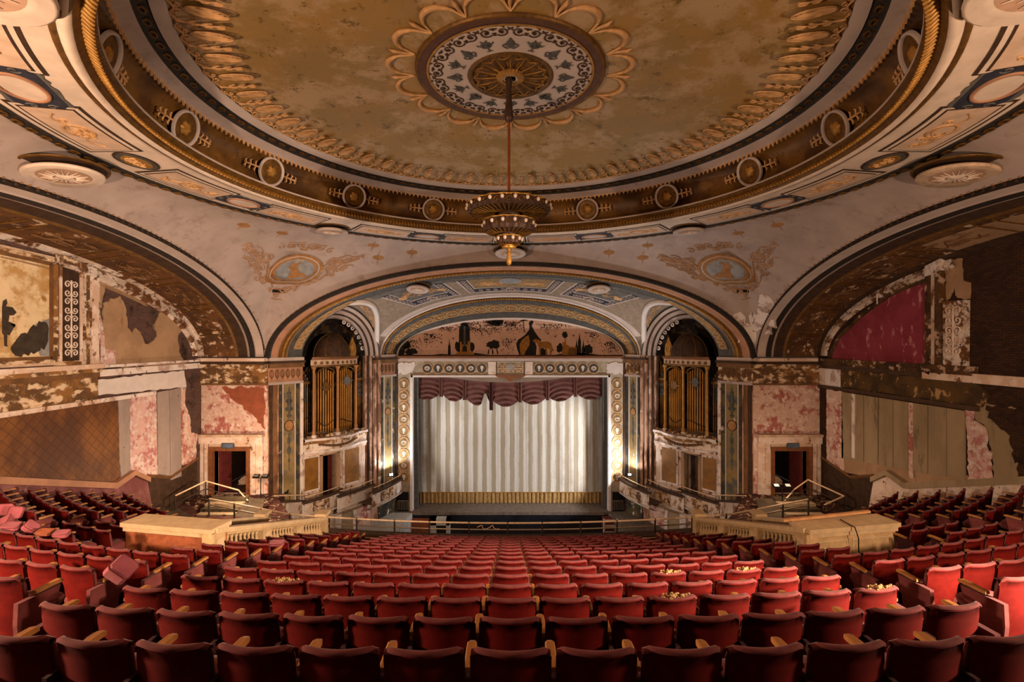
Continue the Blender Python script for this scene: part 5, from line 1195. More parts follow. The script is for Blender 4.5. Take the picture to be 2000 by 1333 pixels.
    m = MB()
    for s_ in (-1, 1):
        for z in (-4.3, -4.1): m.tube([fr(NC + s_ * lerp(.12, 1.15, i / 8), z - .1 + .14 * cos(i / 8 * pi * (1 if s_ * sg < 0 else 2)), bow(s_ * lerp(.12, 1.15, i / 8), -.03)) for i in range(9)], .025, 4) if z == -4.3 else None
        m.tube([fr(NC + s_ * 1.4, -4.0, -.3), fr(NC + s_ * 1.9, -4.0 + .25 * -s_ * sg, -.3)], .025, 4)
    m.build('pipe_rail', 'umber', t)
    # bowed organ gallery shelf
    g = thing('organ_gallery', nm + ' bowed plaster gallery shelf with a garland, under the organ pipes', 'ledge', tuple(fr(NC, -6.0, 0)), 'organ gallery shelves', kind='structure')
    u2 = [lerp(1.78, 5.62, i / 28) for i in range(29)]; bw = lambda u: .10 + .55 * max(0, 1 - ((u - NC) / 1.45) ** 2)
    for (z0, z1, k, n, mt) in ((-5.2, -5.08, 1, .14, 'peel_white'), (-5.36, -5.2, 1, .05, 'peel_brown'), (-5.72, -5.36, .8, 0, 'peel_box'), (-5.84, -5.72, .85, .06, 'peel_white'), (-6.0, -5.84, .3, .04, 'peel_cream')):
        m = MB(); m.grid([[fr(u, z0, -.5) for u in u2], [fr(u, z0, bw(u) * k + n) for u in u2], [fr(u, z1, bw(u) * k + n) for u in u2], [fr(u, z1, -1.6) for u in u2]]); m.build('shelf_course', mt, g)
    m = MB()
    for i in range(15):
        q = i / 14; u = NC - 1.1 + 2.2 * q; m.lathe([(.0, -.08), (.08, -.04), (.07, .05), (0, .08)], 6, fr(u, -5.42 - .16 * sin(pi * q), bw(u) * .8 + .05), tuple(fr.ex), (0, 0, 1), tuple(fr.en))
    m.build('garland', 'mid_brown', g)
    rnd = random.Random(5 + sg); m = MB()
    for i in range(40): u = rnd.uniform(1.9, 5.5); m.prism(ragged(rect(-.07, .07, -.03, .08), .05, .06, i), Fr(fr(u, -5.05, rnd.uniform(-.1, bw(u))), fr.ex, fr.ey, fr.en), 0, .06)
    o = m.build('fallen_flakes', 'peel_brown', g); o['kind'] = 'stuff'

# ================================================================ BOXES along the splay walls
ORD = ('first', 'second', 'third')
for sg in (-1, 1):
    nm = 'left' if sg < 0 else 'right'
    for k, (Sx, Sy, Ex, Ey, h) in enumerate(((10.42, 24.3, 9.24, 26.35, 8.14), (9.28, 26.0, 7.98, 28.3, 8.36), (7.62, 26.7, 6.66, 29.45, 8.40))):
        t = thing('theatre_box', f'{nm} theatre box with peeling carved front, {ORD[2 - k]} from the stage', 'theatre box', (sg * (Sx + Ex) / 2, (Sy + Ey) / 2, -h - .8), 'stepped theatre boxes beside the stage')
        S_ = V((-Sx, Sy, 0)); E_ = V((-Ex, Ey, 0)); d = (E_ - S_).normalized(); n = V((d.y, -d.x, 0)); L = (E_ - S_).length
        pts = [S_ + d * (L * i / 12) + n * (.10 * sin(pi * i / 12)) for i in range(13)] + [E_ + d * (.28 * sin(a)) - n * (.28 * (1 - cos(a))) for a in [pi / 2 * i / 6 for i in range(1, 7)]] + [E_ + d * .28 - n * 1.0]
        pts = [mir(p, sg) for p in pts]
        nn = []
        for i in range(len(pts)):
            a = pts[max(0, i - 1)]; b = pts[min(len(pts) - 1, i + 1)]; q = (b - a).normalized(); v = V((q.y, -q.x, 0)); nn.append(v if sg < 0 else -v)
        def shell(prof, mat, name, i0=0, i1=None, sm=False):
            idx_ = range(i0, (i1 or len(pts))); m = MB(); m.grid([[pts[i] + nn[i] * o_ + V((0, 0, -h + z)) for i in idx_] for o_, z in prof]); return m.build(name, mat, t, sm)
        shell([(-.10, -.02), (.0, -.04), (.02, -.66), (-.06, -.84), (-.28, -.98), (-.6, -1.04)], 'peel_box', 'front')
        shell([(-.16, -.06), (-.16, .05), (.08, .05), (.08, -.05)], 'dark_ledge', 'cap')
        shell([(.015, -.78), (.06, -.80), (.02, -.86)], 'peel_white', 'lower_bead')
        m = MB(); i0 = 3 if k != 1 else 4
        for w_ in range(2): m.grid([[pts[i] + nn[i] * o_ + V((0, 0, -h + z)) for i in range(i0, i0 + 6)] for o_, z in ((.0, -.14), (.035, -.16), (.035, -.64), (.0, -.66))]) if w_ == 0 else None
        m.build('relief_panel', 'peel_brown', t) if not (k == 1 and sg < 0) else m.build('relief_panel', 'white_plaster', t)
        m = MB(); rnd = random.Random(k + sg)
        for q in range(9):
            i = i0 + rnd.randint(0, 4); c = lerp(pts[i], pts[i + 1], rnd.random()) + nn[i] * .05 + V((0, 0, -h - rnd.uniform(.24, .56)))
            m.tube([c + d * 0 + (pts[i + 1] - pts[i]).normalized() * u + V((0, 0, w_)) for u, w_ in spiral(0, 0, .1, rnd.uniform(0, 6), 1.1, 1, 8)], .02, 4)
        m.build('relief_scroll', 'peel_cream' , t) if not (k == 1 and sg < 0) else None
        m = MB(); m.grid([[p + V((0, 0, -h - .62)) for p in pts], [p - nn[i] * 1.3 + V((0, 0, -h - .62)) for i, p in enumerate(pts)]]); m.build('floor', 'dark_ledge', t)
        m = MB(); m.tube([p - nn[i] * .05 + V((0, 0, -h + .27)) for i, p in enumerate(pts[1:-1], 1)], .025, 5); m.build('top_rail', 'rail_lit', t)
        m = MB(); m.tube([p - nn[i] * .05 + V((0, 0, -h + .15)) for i, p in enumerate(pts[1:12], 1)], .02, 5); m.build('mid_rail', 'rail_dark', t)
        for i in (1, 4, 8, 12): m = MB(); p = pts[i] - nn[i] * .05; m.tube([p + V((0, 0, -h + .03)), p + V((0, 0, -h + .27))], .02, 5); m.build('rail_post', 'rail_dark', t)
    # sloping parapet from the landing down to the first box
    t = thing('landing_parapet', nm + ' sloping peeling parapet between the landing and the boxes', 'parapet', (sg * 10.8, 23.4, -8.6))
    A_ = V((-10.95, 22.6, -7.55)); B_ = V((-10.42, 24.45, -8.1))
    m = MB(); q = [mir(p, sg) for p in (A_, B_, B_ + V((-.14, .05, 0)), A_ + V((-.14, .05, 0)))]; m.add(q + [p + V((0, 0, -.9)) for p in q], [(0, 1, 2, 3), (4, 5, 6, 7), (0, 1, 5, 4), (1, 2, 6, 5), (2, 3, 7, 6), (3, 0, 4, 7)]); m.build('front', 'peel_box', t)
    q = [mir(p + V((0, 0, .03)), sg) for p in (A_ + V((.07, 0, 0)), B_ + V((.07, 0, 0)), B_ + V((-.2, .05, 0)), A_ + V((-.2, .05, 0)))]; MB().add(q + [p + V((0, 0, .07)) for p in q], [(0, 1, 2, 3), (4, 5, 6, 7), (0, 1, 5, 4), (1, 2, 6, 5), (2, 3, 7, 6), (3, 0, 4, 7)]).build('cap', 'dark_ledge', t)
    MB().tube([mir(A_ + V((0, 0, .35)), sg), mir(B_ + V((0, 0, .35)), sg)], .03, 6).build('rail', 'rail_lit', t)
    for f_ in (.05, .5, .95): p = lerp(A_, B_, f_); MB().tube([mir(p, sg), mir(p + V((0, 0, .35)), sg)], .02, 5).build('rail_post', 'rail_dark', t)
    # small flood lamp resting in the end box
    lp = thing('flood_lamp', 'small ' + ('lit white' if sg < 0 else 'half-hidden') + f' flood lamp in the {nm} box nearest the stage', 'lamp', (sg * 7.05, 28.75, -8.95), 'flood lamps set in the end boxes')
    b = V((sg * 7.05, 28.75, -8.5)); MB().tube([b + V((0, 0, -.3)), b + V((0, 0, .55))], .02, 6).build('stand', 'black_iron', lp)
    aim = V((-sg * .25 , -.72, .5)).normalized(); ex = aim.cross(V((0, 0, 1))).normalized(); ey = ex.cross(aim)
    hf = Fr(b + V((0, 0, .6)), ex, ey, aim)
    MB().fbox(hf, -.13, .13, -.09, .09, -.08, .0).build('housing', 'black_iron', lp)
    MB().fbox(hf, -.09, .09, -.06, .06, .0, .006).build('lamp_face', 'lamp_face' if sg < 0 else 'lens', lp)

# ================================================================ CHANDELIER
ch = thing('chandelier', 'tiered bronze chandelier with bare globe bulbs on a long copper rod', 'chandelier', (0, DC, 1.95))
CX = -.04; cc = V((CX, DC, 0))
MB().lathe([(.035, 6.8), (.035, 3.6)], 10, cc).build('rod', 'copper_rod', ch)
MB().lathe([(.02, 6.84), (.09, 6.78), (.09, 6.66), (.06, 6.5), (.075, 6.2), (.095, 6.0), (.12, 5.75), (.10, 5.68), (.035, 5.62)], 14, cc).build('rod_sleeve', 'bronze', ch, True)
MB().lathe([(.04, 3.75), (.07, 3.68), (.05, 3.6), (.09, 3.55), (.06, 3.48)], 12, cc).build('rod_collar', 'bronze_rim', ch, True)
m = MB(); m.lathe([(0, -.06), (.035, -.035), (.045, 0), (.035, .035), (0, .05)], 10); BULB = mesh_of(m, 'cream', True, 'bulb')
def tier(R, z, hgt, nl, name_, flut=True):
    tr = MB(); sc = lambda r, a: 1 + (.05 * abs(cos(a * nl / 2)) if r > R * .7 else 0)
    tr.lathe([(R * .93, z + hgt), (R * .98, z + hgt), (R, z + hgt * .35), (R * .93, z)], nl * 4, cc, wob=sc); o = tr.build(name_ + '_rim', 'bronze', ch)
    MB().lathe([(R * .92, z + hgt), (R * .93, z + hgt + .03), (R * 1.0, z + hgt + .03), (R * 1.0, z + hgt)], nl * 4, cc, wob=sc).build('gilt_edge', 'bronze_rim', ch)
    m = MB(); m.lathe([(R * .95, z + .02), (R * .62, z - hgt * .18), (R * .35, z - hgt * .05), (R * .26, z + .06)], nl * 4, cc, wob=lambda r, a: 1 + .03 * cos(a * nl * 2)); m.build(name_ + '_dish', 'bronze', ch)
    m = MB()
    for k in range(nl * 2):
        a = 2 * pi * k / (nl * 2); dd = V((cos(a), sin(a), 0)); m.tube([cc + dd * R * .36 + V((0, 0, z - hgt * .08)), cc + dd * R * .66 + V((0, 0, z - hgt * .22)), cc + dd * R * .93 + V((0, 0, z))], .018, 4)
    for k in range(nl):
        a = 2 * pi * (k + .5) / nl; dd = V((cos(a), sin(a), 0)); et = V((-sin(a), cos(a), 0)); m.tube([cc + dd * R * 1.02 + et * (u) + V((0, 0, z + hgt * .45 + w_)) for u, w_ in spiral(0, 0, R * .09, 0, 1, 1, 8)], .014, 4)
    m.build(name_ + '_fretwork', 'gold_dark', ch)
    for k in range(nl):
        a = 2 * pi * k / nl; b = bpy.data.objects.new('bulb', BULB); COL.objects.link(b); b.parent = ch; p = cc + V((cos(a), sin(a), 0)) * R * 1.05 + V((0, 0, z + hgt * .7)); b.location = p - V(ch['org'])
tier(1.03, 3.28, .20, 22, 'upper_tier'); tier(.64, 2.80, .26, 14, 'middle_tier'); tier(.31, 2.50, .16, 10, 'lower_tier')
MB().lathe([(.26, 3.3), (.3, 3.22), (.22, 3.1), (.16, 3.05), (.18, 2.98), (.3, 2.9)], 18, cc).build('hub', 'bronze', ch, True)
MB().lathe([(.24, 2.8), (.14, 2.72), (.16, 2.66), (.3, 2.62)], 18, cc).build('hub', 'bronze', ch, True)
MB().lathe([(.12, 2.5), (.14, 2.44), (.05, 2.38), (.04, 2.3), (.06, 2.26), (.045, 2.2), (.075, 2.08), (.06, 1.98), (.03, 1.95), (0, 1.93)], 14, cc).build('finial', 'gold', ch, True)
MB().lathe([(.09, 2.46), (.2, 2.42), (.08, 2.36)], 14, cc).build('finial_cup', 'bronze_rim', ch, True)
# ================================================================ BALCONY: tiers, landing, parapets, rails
RA = 26.0; RP = .87; RD = .304; Y0 = 2.87; NR = 16
def row_y(n): return Y0 + RP * n
def tier_z(n): return -(2.717 + RD * n)
def sag(X): return .0138 * X * X + 4e-5 * X ** 4
def sag_a(X): return math.atan(.0276 * X + 1.6e-4 * X ** 3)
VX0, VX1, VY = 6.31, 8.33, 10.22                 # stairwell (vomitory) in the seating
XB = [-15, -14, -13, -12, -11, -10, -9.2, -VX1, -7.3, -VX0, -5.6, -4.5, -3.4, -2.2, -1.1, 0]; XB = XB + [-x for x in reversed(XB[:-1])]
fb = thing('floor_balcony', 'raked balcony floor of curved steps under the seats', 'floor', (0, 8, -8), kind='structure')
def tier_mesh(n):
    m = MB(); z = tier_z(n); Yc = row_y(n) + RA
    for a, b in zip(XB, XB[1:]):
        xm = abs((a + b) / 2)
        def pt(X, rho, zz): return V((X, row_y(n) + RA - rho + sag(X), zz))
        r0, r1 = RA + .25, RA - .62
        if VX0 < xm < VX1 and row_y(n) + sag(xm) > VY - .1: continue
        m.add([pt(a, r0, z), pt(b, r0, z), pt(b, r1, z), pt(a, r1, z)], [(0, 1, 2, 3)])
        m.add([pt(a, r1, z), pt(b, r1, z), pt(b, r1, z - RD), pt(a, r1, z - RD)], [(0, 1, 2, 3)])
    return m
for n in range(-3, NR): tier_mesh(n).build('step', 'floor_paint', fb)
LZ = -7.42
def edge_y(X):
    X = abs(X)
    return 17.95 + X * X / 80 if X < 8 else (lerp(18.75, 22.9, (X - 8) / 2.95) if X < 10.95 else 23.6)
ld = thing('floor_landing', 'dusty cross-aisle and side landings at the foot of the seats', 'floor', (0, 19, LZ), kind='structure')
m = MB(); xs = [-15, -13, -10.96, -10.9, -10, -9, -VX1, -7.3, -VX0, -5, -3, -1, 1, 3, 5, VX0, 7.3, VX1, 9, 10, 10.9, 10.96, 13, 15]
for a, b in zip(xs, xs[1:]):
    ya, yb = [row_y(15) + .6 + sag(x) for x in (a, b)]
    m.add([(a, ya, LZ), (b, yb, LZ), (b, edge_y(b), LZ), (a, edge_y(a), LZ)], [(0, 1, 2, 3)])
    m.add([(a, edge_y(a), LZ), (b, edge_y(b), LZ), (b, edge_y(b), LZ - .6), (a, edge_y(a), LZ - .6)], [(0, 1, 2, 3)])
m.build('landing_boards', 'carpet', ld)
# balcony-front parapet with pipe rails
pp_ = thing('balcony_parapet', 'low curved balcony-front parapet with a dark ledge', 'parapet', (0, 17.4, LZ))
fy = lambda X, o=0.0: 17.42 + X * X / 78 + o
xs = [lerp(-9.0, 9.0, i / 60) for i in range(61)]
layers('parapet_paint', '#8c6a38', [('#b3945f', 2.0, .5, .08, O1), ('#5c4429', 3.0, .6, .04, (1, 1, .4))])
MB().grid([[V((x, fy(x, 0), LZ)) for x in xs], [V((x, fy(x, 0), -7.18)) for x in xs]]).build('inner_face', 'parapet_paint', pp_)
MB().grid([[V((x, fy(x, -.05), -7.18)) for x in xs], [V((x, fy(x, -.05), -7.10)) for x in xs], [V((x, fy(x, .45), -7.10)) for x in xs], [V((x, fy(x, .45), -7.8)) for x in xs]]).build('ledge', 'dark_ledge', pp_)
MB().tube([V((x, fy(x, -.07), -7.16)) for x in xs], .03, 5).build('ledge_bead', 'rail_lit', pp_)
rl = thing('balcony_railing', 'two-bar metal pipe railing along the curved balcony front', 'railing', (0, 17.6, -6.9))
posts = [-12.6, -11.2, -9.8, -8.4, -7.05, -5.7, -4.25, -2.95, -1.5, -.1, 1.15, 2.55, 3.9, 5.35, 6.8, 8.2, 9.6, 11, 12.4]
def ry(X): return fy(X, .2) if abs(X) < 8.4 else fy(8.4, .2) + (abs(X) - 8.4) * .43
def rz(X): return -6.60
for x in posts: MB().tube([V((x, ry(x), -7.1 if abs(x) < 8.4 else LZ)), V((x, ry(x), rz(x) + .03))], .035, 6).build('post', 'rail_dark', rl)
for a, b in zip(posts, posts[1:]):
    for dz, mt, r in ((0, 'rail_lit', .032), (-.24, 'rail_metal', .026)): MB().tube([V((lerp(a, b, i / 5), ry(lerp(a, b, i / 5)), rz(lerp(a, b, i / 5)) + dz)) for i in range(6)], r, 6).build('rail_bar', mt, rl)
m = MB()
for i in range(190): x = -5.6 + i * .059; m.tube([V((x, ry(x), -7.1)), V((x, ry(x), -6.63))], .006, 3)
o = m.build('wire_mesh', 'rail_dark', rl); o['kind'] = 'stuff'
cb = MB().tube([V((-1.2 + .012 * i * 5 + .05 * sin(i), ry(-1) - .05, -6.74 + .07 * sin(i * .9))) for i in range(14)] , .012, 4).build('loose_cable', 'rail_lit', base=(-1, 17.5, -6.8)); tag(cb, 'pale loose cable looped over the balcony rail near the middle', 'cable')
# stairwell enclosure: back parapet, balustrades
def balus_mesh():
    m = MB(); m.lathe([(.055, 0), (.055, .04), (.03, .06), (.045, .10), (.068, .17), (.06, .24), (.032, .36), (.028, .42), (.045, .45), (.05, .5)], 8); return mesh_of(m, 'stone_buff', True, 'baluster')
BAL = balus_mesh()
def topz_v(Y): return -(3.93 + .322 * (Y - 10.2))
for sg in (-1, 1):
    nm = 'left' if sg < 0 else 'right'
    t = thing('stairwell_parapet', f'{nm} stairwell parapet block with broad cream cap ' + ('and red plaster face' if sg < 0 else 'and buff panelled face'), 'parapet', (sg * 7.3, 10.4, -5), 'stairwell parapets in the seating')
    ang = .185 * 1.0; ex = V((sg * 1, ang, 0)).normalized(); fr = Fr((sg * 6.25, 10.18, 0), ex, (0, 0, 1), V((sg * ang, -1, 0)).normalized())
    L = 2.15
    MB().fbox(fr, 0, L, -5.1, -4.05, -.42, 0).build('block', 'parapet_red' if sg < 0 else 'stone_buff', t)
    MB().fbox(fr, -.05, L + .06, -4.02, -3.93, -.5, .08).build('cap', 'stone_cap', t); MB().fbox(fr, -.02, L + .03, -4.12, -4.02, -.46, .04).build('cap_moulding', 'stone_cap', t)
    if sg > 0:
        for (a, b) in ((.12, .95), (1.05, 2.05)): MB().ring(rect(a, b, -4.85, -4.2), rect(a + .04, b - .04, -4.81, -4.24), fr, 0, .02).build('panel_moulding', 'stone_cap', t)
    for X, side_ in ((VX0, 'inner'), (VX1, 'outer')):
        b = thing('balustrade', f'{side_} balustrade of the {nm} stairwell, buff stone sloping down to the balcony front', 'balustrade', (sg * X, 13.3, -6), 'stairwell balustrades')
        ys = [10.35 if side_ == 'inner' else 11.0, 12.36, 14.27, 16.35]; w_ = .13; yb0 = 10.2 if side_ == 'inner' else 10.95
        def slab(ya, yb, z0, z1, hw, nm2, mt):
            m = MB(); q = []
            for y in (ya, yb):
                for dx in (-hw, hw):
                    for dz in (z0, z1): q.append((sg * X + dx, y, topz_v(y) + dz))
            m.add(q, [(0, 1, 3, 2), (4, 6, 7, 5), (0, 4, 5, 1), (2, 3, 7, 6), (1, 5, 7, 3), (0, 2, 6, 4)]); return m.build(nm2, mt, b)
        slab(yb0, 16.3, -.10, 0, .17, 'hand_rail', 'stone_cap'); slab(yb0, 16.3, -.17, -.10, .12, 'rail_moulding', 'stone_buff'); slab(yb0, 16.3, -1.1, -.68, .13, 'base_rail', 'stone_buff')
        for k, y in enumerate(ys):
            hw = .2 if k < 3 else .16
            m = MB(); z = topz_v(y); m.box(sg * X - w_, sg * X + w_, y - hw, y + hw, z - 1.1 - (.6 if k == 3 else 0), z - .05 + (.12 if k == 3 else 0)); m.build('pier', 'stone_buff', b)
            if k == 3: MB().box(sg * X - .19, sg * X + .19, y - .22, y + .22, z + .07, z + .16).build('pier_cap', 'stone_cap', b)
            else: MB().box(sg * X - w_ - .012, sg * X + w_ + .012, y - .13, y + .13, z - .62, z - .22).build('pier_panel', 'stone_cap', b)
        for (ya, yb, k) in ((ys[0], ys[1], 9), (ys[1], ys[2], 9), (ys[2], ys[3], 8)):
            for i in range(k):
                y = lerp(ya + .2, yb - .2, (i + .5) / k); o = bpy.data.objects.new('baluster', BAL); COL.objects.link(o); o.parent = b; o.location = V((sg * X, y, topz_v(y) - .68)) - V(b['org'])
    # inner lining of the stairwell
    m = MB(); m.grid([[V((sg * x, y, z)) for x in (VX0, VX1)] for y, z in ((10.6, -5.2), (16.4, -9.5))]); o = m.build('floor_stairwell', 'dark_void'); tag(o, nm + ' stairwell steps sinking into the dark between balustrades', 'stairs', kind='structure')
pk = MB().prism(rect(-2.05, 0, 0, .05), Fr(V((7.95, 10.75, -3.80)), V((1, .1, .06)), (0, 0, 1), V((0, -1, 0))), -.06, .02).build('timber_plank', 'pine', base=(7.0, 10.7, -3.88)); tag(pk, 'pale timber plank resting along the right stairwell parapet', 'plank')
cbl = MB().tube([V((7.2, 10.62, -3.9)), V((7.22, 10.2, -3.91)), V((7.24, 10.12, -4.1)), V((7.26, 10.14, -4.5)), V((7.3, 10.1, -4.95))], .012, 5).build('power_cable', 'black_iron', base=(7.24, 10.2, -4.9)); tag(cbl, 'thin dark cable hanging over the right stairwell parapet', 'cable')
pole = MB().tube([V((7.75, 9.55, -4.1)), V((8.55, 9.3, -4.55))], .014, 5).build('metal_rod', 'rail_lit', base=(8.2, 9.4, -4.5)); tag(pole, 'thin pale rod lying across the seat backs beside the right parapet', 'rod')
# landings: railings, steps, lamp stands, rubble
for sg in (-1, 1):
    nm = 'left' if sg < 0 else 'right'
    r_ = thing('stair_railing', nm + ' two-bar metal stair railing on the landing before the exit doorway', 'railing', (sg * 12.9, 21.7, LZ), 'landing stair railings')
    q = [V((-14.4, 20.9, -6.65)), V((-13.6, 21.7, -6.25)), V((-12.3, 22.0, -6.75)), V((-11.5, 21.3, -7.0))] if sg < 0 else [V((12.0, 21.3, -7.0)), V((12.6, 21.6, -6.6)), V((13.4, 21.9, -6.25)), V((14.4, 21.0, -6.7)), V((13.3, 20.6, -6.95))]
    for a, b in zip(q, q[1:]):
        MB().tube([a, b], .032, 6).build('top_bar', 'rail_lit', r_); MB().tube([a + V((0, 0, -.35)), b + V((0, 0, -.35))], .026, 6).build('mid_bar', 'rail_dark', r_)
    for p in q: MB().tube([p, V((p.x, p.y, LZ))], .032, 6).build('post', 'rail_dark', r_)
    st = thing('landing_steps', nm + ' pale worn timber steps and ramp on the landing', 'steps', (sg * 12.2, 21.0, LZ), 'landing steps')
    for k in range(4): MB().box(*sorted((sg * 11.6, sg * 13.2)), 20.4 + .3 * k, 20.72 + .3 * k, LZ, LZ + .13 * (k + 1)).build('step', 'floor_paint' if k % 2 else 'tan_board', st)
    MB().add([(sg * 10.4, 20.2, LZ), (sg * 11.6, 20.2, LZ), (sg * 11.6, 21.6, LZ + .4), (sg * 10.9, 21.6, LZ + .4), (sg * 10.4, 20.2, LZ + .03), (sg * 11.6, 20.2, LZ + .03), (sg * 11.6, 21.6, LZ + .43), (sg * 10.9, 21.6, LZ + .43)], [(0, 1, 2, 3), (4, 5, 6, 7), (0, 1, 5, 4), (1, 2, 6, 5), (2, 3, 7, 6), (3, 0, 4, 7)]).build('ramp', 'floor_paint', st)
    tp_ = MB().prism(ragged([(sg * 10.9, 19.6), (sg * 14.6, 20.4), (sg * 14.7, 22.0), (sg * 13.6, 21.0), (sg * 11.4, 20.6)], .1, .3, 4), Fr((0, 0, LZ + .02), (1, 0, 0), (0, 1, 0), (0, 0, 1)), 0, .05).build('carpet_heap', 'carpet', base=(sg * 12.5, 20.6, LZ)); tag(tp_, nm + ' heap of torn dark red carpet on the landing', 'carpet')
    rnd = random.Random(31 + sg); m = MB()
    for i in range(420):
        x = sg * rnd.uniform(9.5, 14.8); y = rnd.uniform(19.5, 23.4); s_ = rnd.uniform(.02, .09)
        if abs(x) < 10.95 and y > edge_y(x) - .2: continue
        m.prism(ragged(rect(-s_, s_, -s_ * .6, s_ * .6), s_ * .4, s_, i), Fr((x, y, LZ + .01), (cos(i), sin(i), 0), V((-sin(i), cos(i), rnd.uniform(-.2, .8))).normalized()), 0, .02)
    o = m.build('rubble', 'flake'); tag(o, nm + ' scatter of fallen plaster rubble on the landing floor', 'rubble', kind='stuff')
def lamp_stand(p, heads, label, grp, lens=False):
    p = V(p); t = thing('work_lamp', label, 'lamp', tuple(p), grp)
    MB().tube([p + V((0, 0, .0)), p + V((0, 0, 1.15))], .022, 6).build('stand', 'black_iron', t)
    for k in range(3): a = 2 * pi * k / 3 + .4; MB().tube([p + V((0, 0, .45)), p + V((.35 * cos(a), .35 * sin(a), .01))], .014, 5).build('leg', 'black_iron', t)
    MB().tube([p + V((-.28, 0, 1.13)), p + V((.28, 0, 1.13))], .016, 5).build('cross_bar', 'black_iron', t)
    for dx in heads:
        aim = V((.1, -.5, .8)).normalized(); ex = V((1, 0, 0)); ey = aim.cross(ex).normalized(); f_ = Fr(p + V((dx, 0, 1.25)), ex, ey, aim)
        MB().fbox(f_, -.13, .13, -.10, .10, -.07, .0).build('lamp_head', 'black_iron', t); MB().fbox(f_, -.10, .10, -.07, .07, 0, .008).build('lamp_glass', 'lens' if lens else 'slate', t)
        MB().tube([f_(-.15, 0, -.03), f_(-.16, -.14, -.03), f_(.16, -.14, -.03), f_(.15, 0, -.03)], .012, 4).build('yoke', 'black_iron', t)
lamp_stand((-11.45, 22.3, LZ - .0), (-.2, .2), 'black twin work lamp on a low tripod beside the left doorway', 'work lamps')
lamp_stand((-11.25, 24.3, -8.75), (0,), 'single black work lamp on a stand before the left painted pier', 'work lamps')
lamp_stand((11.9, 21.3, LZ - .15), (-.25, .25), 'twin work lamp with pale lenses on a stand beside the right doorway', 'work lamps', True)
# ================================================================ SEATS
HW = .24; PITCH = .527
def back_y(s_, z): return .09 + .055 * s_ * s_ - (z - .45) * .13
def back_shell(front, top, bot, o0, o1, hw, mat, name):
    """curved slab: o0 rear offset, o1 front offset along y, rounded upper corners"""
    m = MB(); NX, NZ = 10, 6; A = []; B = []
    for j in range(NZ + 1):
        ra = []; rb = []
        for i in range(NX + 1):
            s_ = -1 + 2 * i / NX; e = max(0, (abs(s_) - .82) / .18); zt = top - .024 * e * e; q = j / NZ; z = lerp(bot, zt, q ** .9)
            sq = 1 - .02 * (1 - q)
            ra.append(V((s_ * hw * sq, back_y(s_, z) + o0 + (.012 if q > .97 else 0), z))); rb.append(V((s_ * hw * sq, back_y(s_, z) + o1 - (.022 if q > .97 else 0), z - (.0 if q < .97 else .004))))
        A.append(ra); B.append(rb)
    loop = [A[j] for j in range(NZ + 1)] + [B[j] for j in range(NZ, -1, -1)]
    m.grid(loop)
    for i in (0, NX): m.add([A[j][i] for j in range(NZ + 1)] + [B[j][i] for j in range(NZ, -1, -1)], [tuple(range(2 * NZ + 2))])
    return mesh_of(m, mat, True, name)
PANEL = back_shell(0, .832, .20, -.016, .012, HW, 'seat_red', 'back_panel')
PAD = back_shell(1, .845, .42, .004, .034, HW - .004, 'seat_mauve', 'back_pad')
# roll of velvet over the top edge of the back
m = MB(); rows = []
for i in range(13):
    s_ = -1 + 2 * i / 12; e = max(0, (abs(s_) - .82) / .18); z = .842 - .026 * e * e; y = back_y(s_, z); x = s_ * (HW + .003)
    rows.append([V((x, y + a, z + b)) for a, b in ((-.020, -.010), (-.021, .002), (-.012, .013), (.010, .014), (.026, .004), (.026, -.02))])
m.grid(rows)
for i in range(2): 
    pts = []; sgn = -1 if i == 0 else 1
    for k in range(6): z = lerp(.79, .40, k / 5); pts.append(V((sgn * HW, back_y(1, z) + .002, z)))
    m.tube(pts, .010, 4)
ROLL = mesh_of(m, 'seat_mauve', True, 'top_roll')
m = MB(); prof = []
for (y, z0, z1) in ((.10, .36, .44), (.14, .34, .47), (.3, .335, .485), (.46, .34, .49), (.53, .36, .475), (.55, .39, .45)):
    w_ = .205 if .12 < y < .5 else .19; prof.append([V((-w_, y, z0)), V((w_, y, z0)), V((w_ + .012, y, (z0 + z1) / 2)), V((w_, y, z1 - .012)), V((0, y, z1 + .006)), V((-w_, y, z1 - .012)), V((-w_ - .012, y, (z0 + z1) / 2))])
m.grid(prof, cu=True); m.add(prof[0], [tuple(range(7))]); m.add(prof[-1], [tuple(range(7))])
SEATC = mesh_of(m, 'seat_mauve', True, 'seat_cushion')
def arm_mesh(dip):
    m = MB(); sec = []
    for (y, zc, w_, th) in ((.165, .676 - dip, .028, .034), (.18, .678 - dip * .9, .031, .036), (.24, .680 - dip * .5, .033, .036), (.34, .688, .034, .036), (.41, .688, .032, .036), (.44, .678, .022, .03)):
        sec.append([V((-w_, y, zc - th)), V((w_, y, zc - th)), V((w_, y, zc - .006)), V((w_ * .75, y, zc)), V((-w_ * .75, y, zc)), V((-w_, y, zc - .006))])
    m.grid(sec, cu=True); m.add(sec[0], [tuple(range(6))]); m.add(sec[-1], [tuple(range(6))]); return mesh_of(m, 'arm_wood', False, 'armrest')
ARM = arm_mesh(.0)
m = MB(); m.prism([(.08, 0), (.30, 0), (.28, .12), (.36, .5), (.38, .63), (.03, .62), (.06, .35)], Fr((0, 0, 0), (0, 1, 0), (0, 0, 1), (1, 0, 0)), -.016, .016); STD = mesh_of(m, 'velvet_dark', False, 'standard')
m = MB(); m.prism([(.02, .02), (.34, .02), (.33, .2), (.37, .48), (.41, .63), (.0, .62), (-.01, .4)], Fr((0, 0, 0), (0, 1, 0), (0, 0, 1), (1, 0, 0)), -.028, .028); ESTD = mesh_of(m, 'seat_mauve', False, 'end_standard')
m = MB(); rnd = random.Random(3)
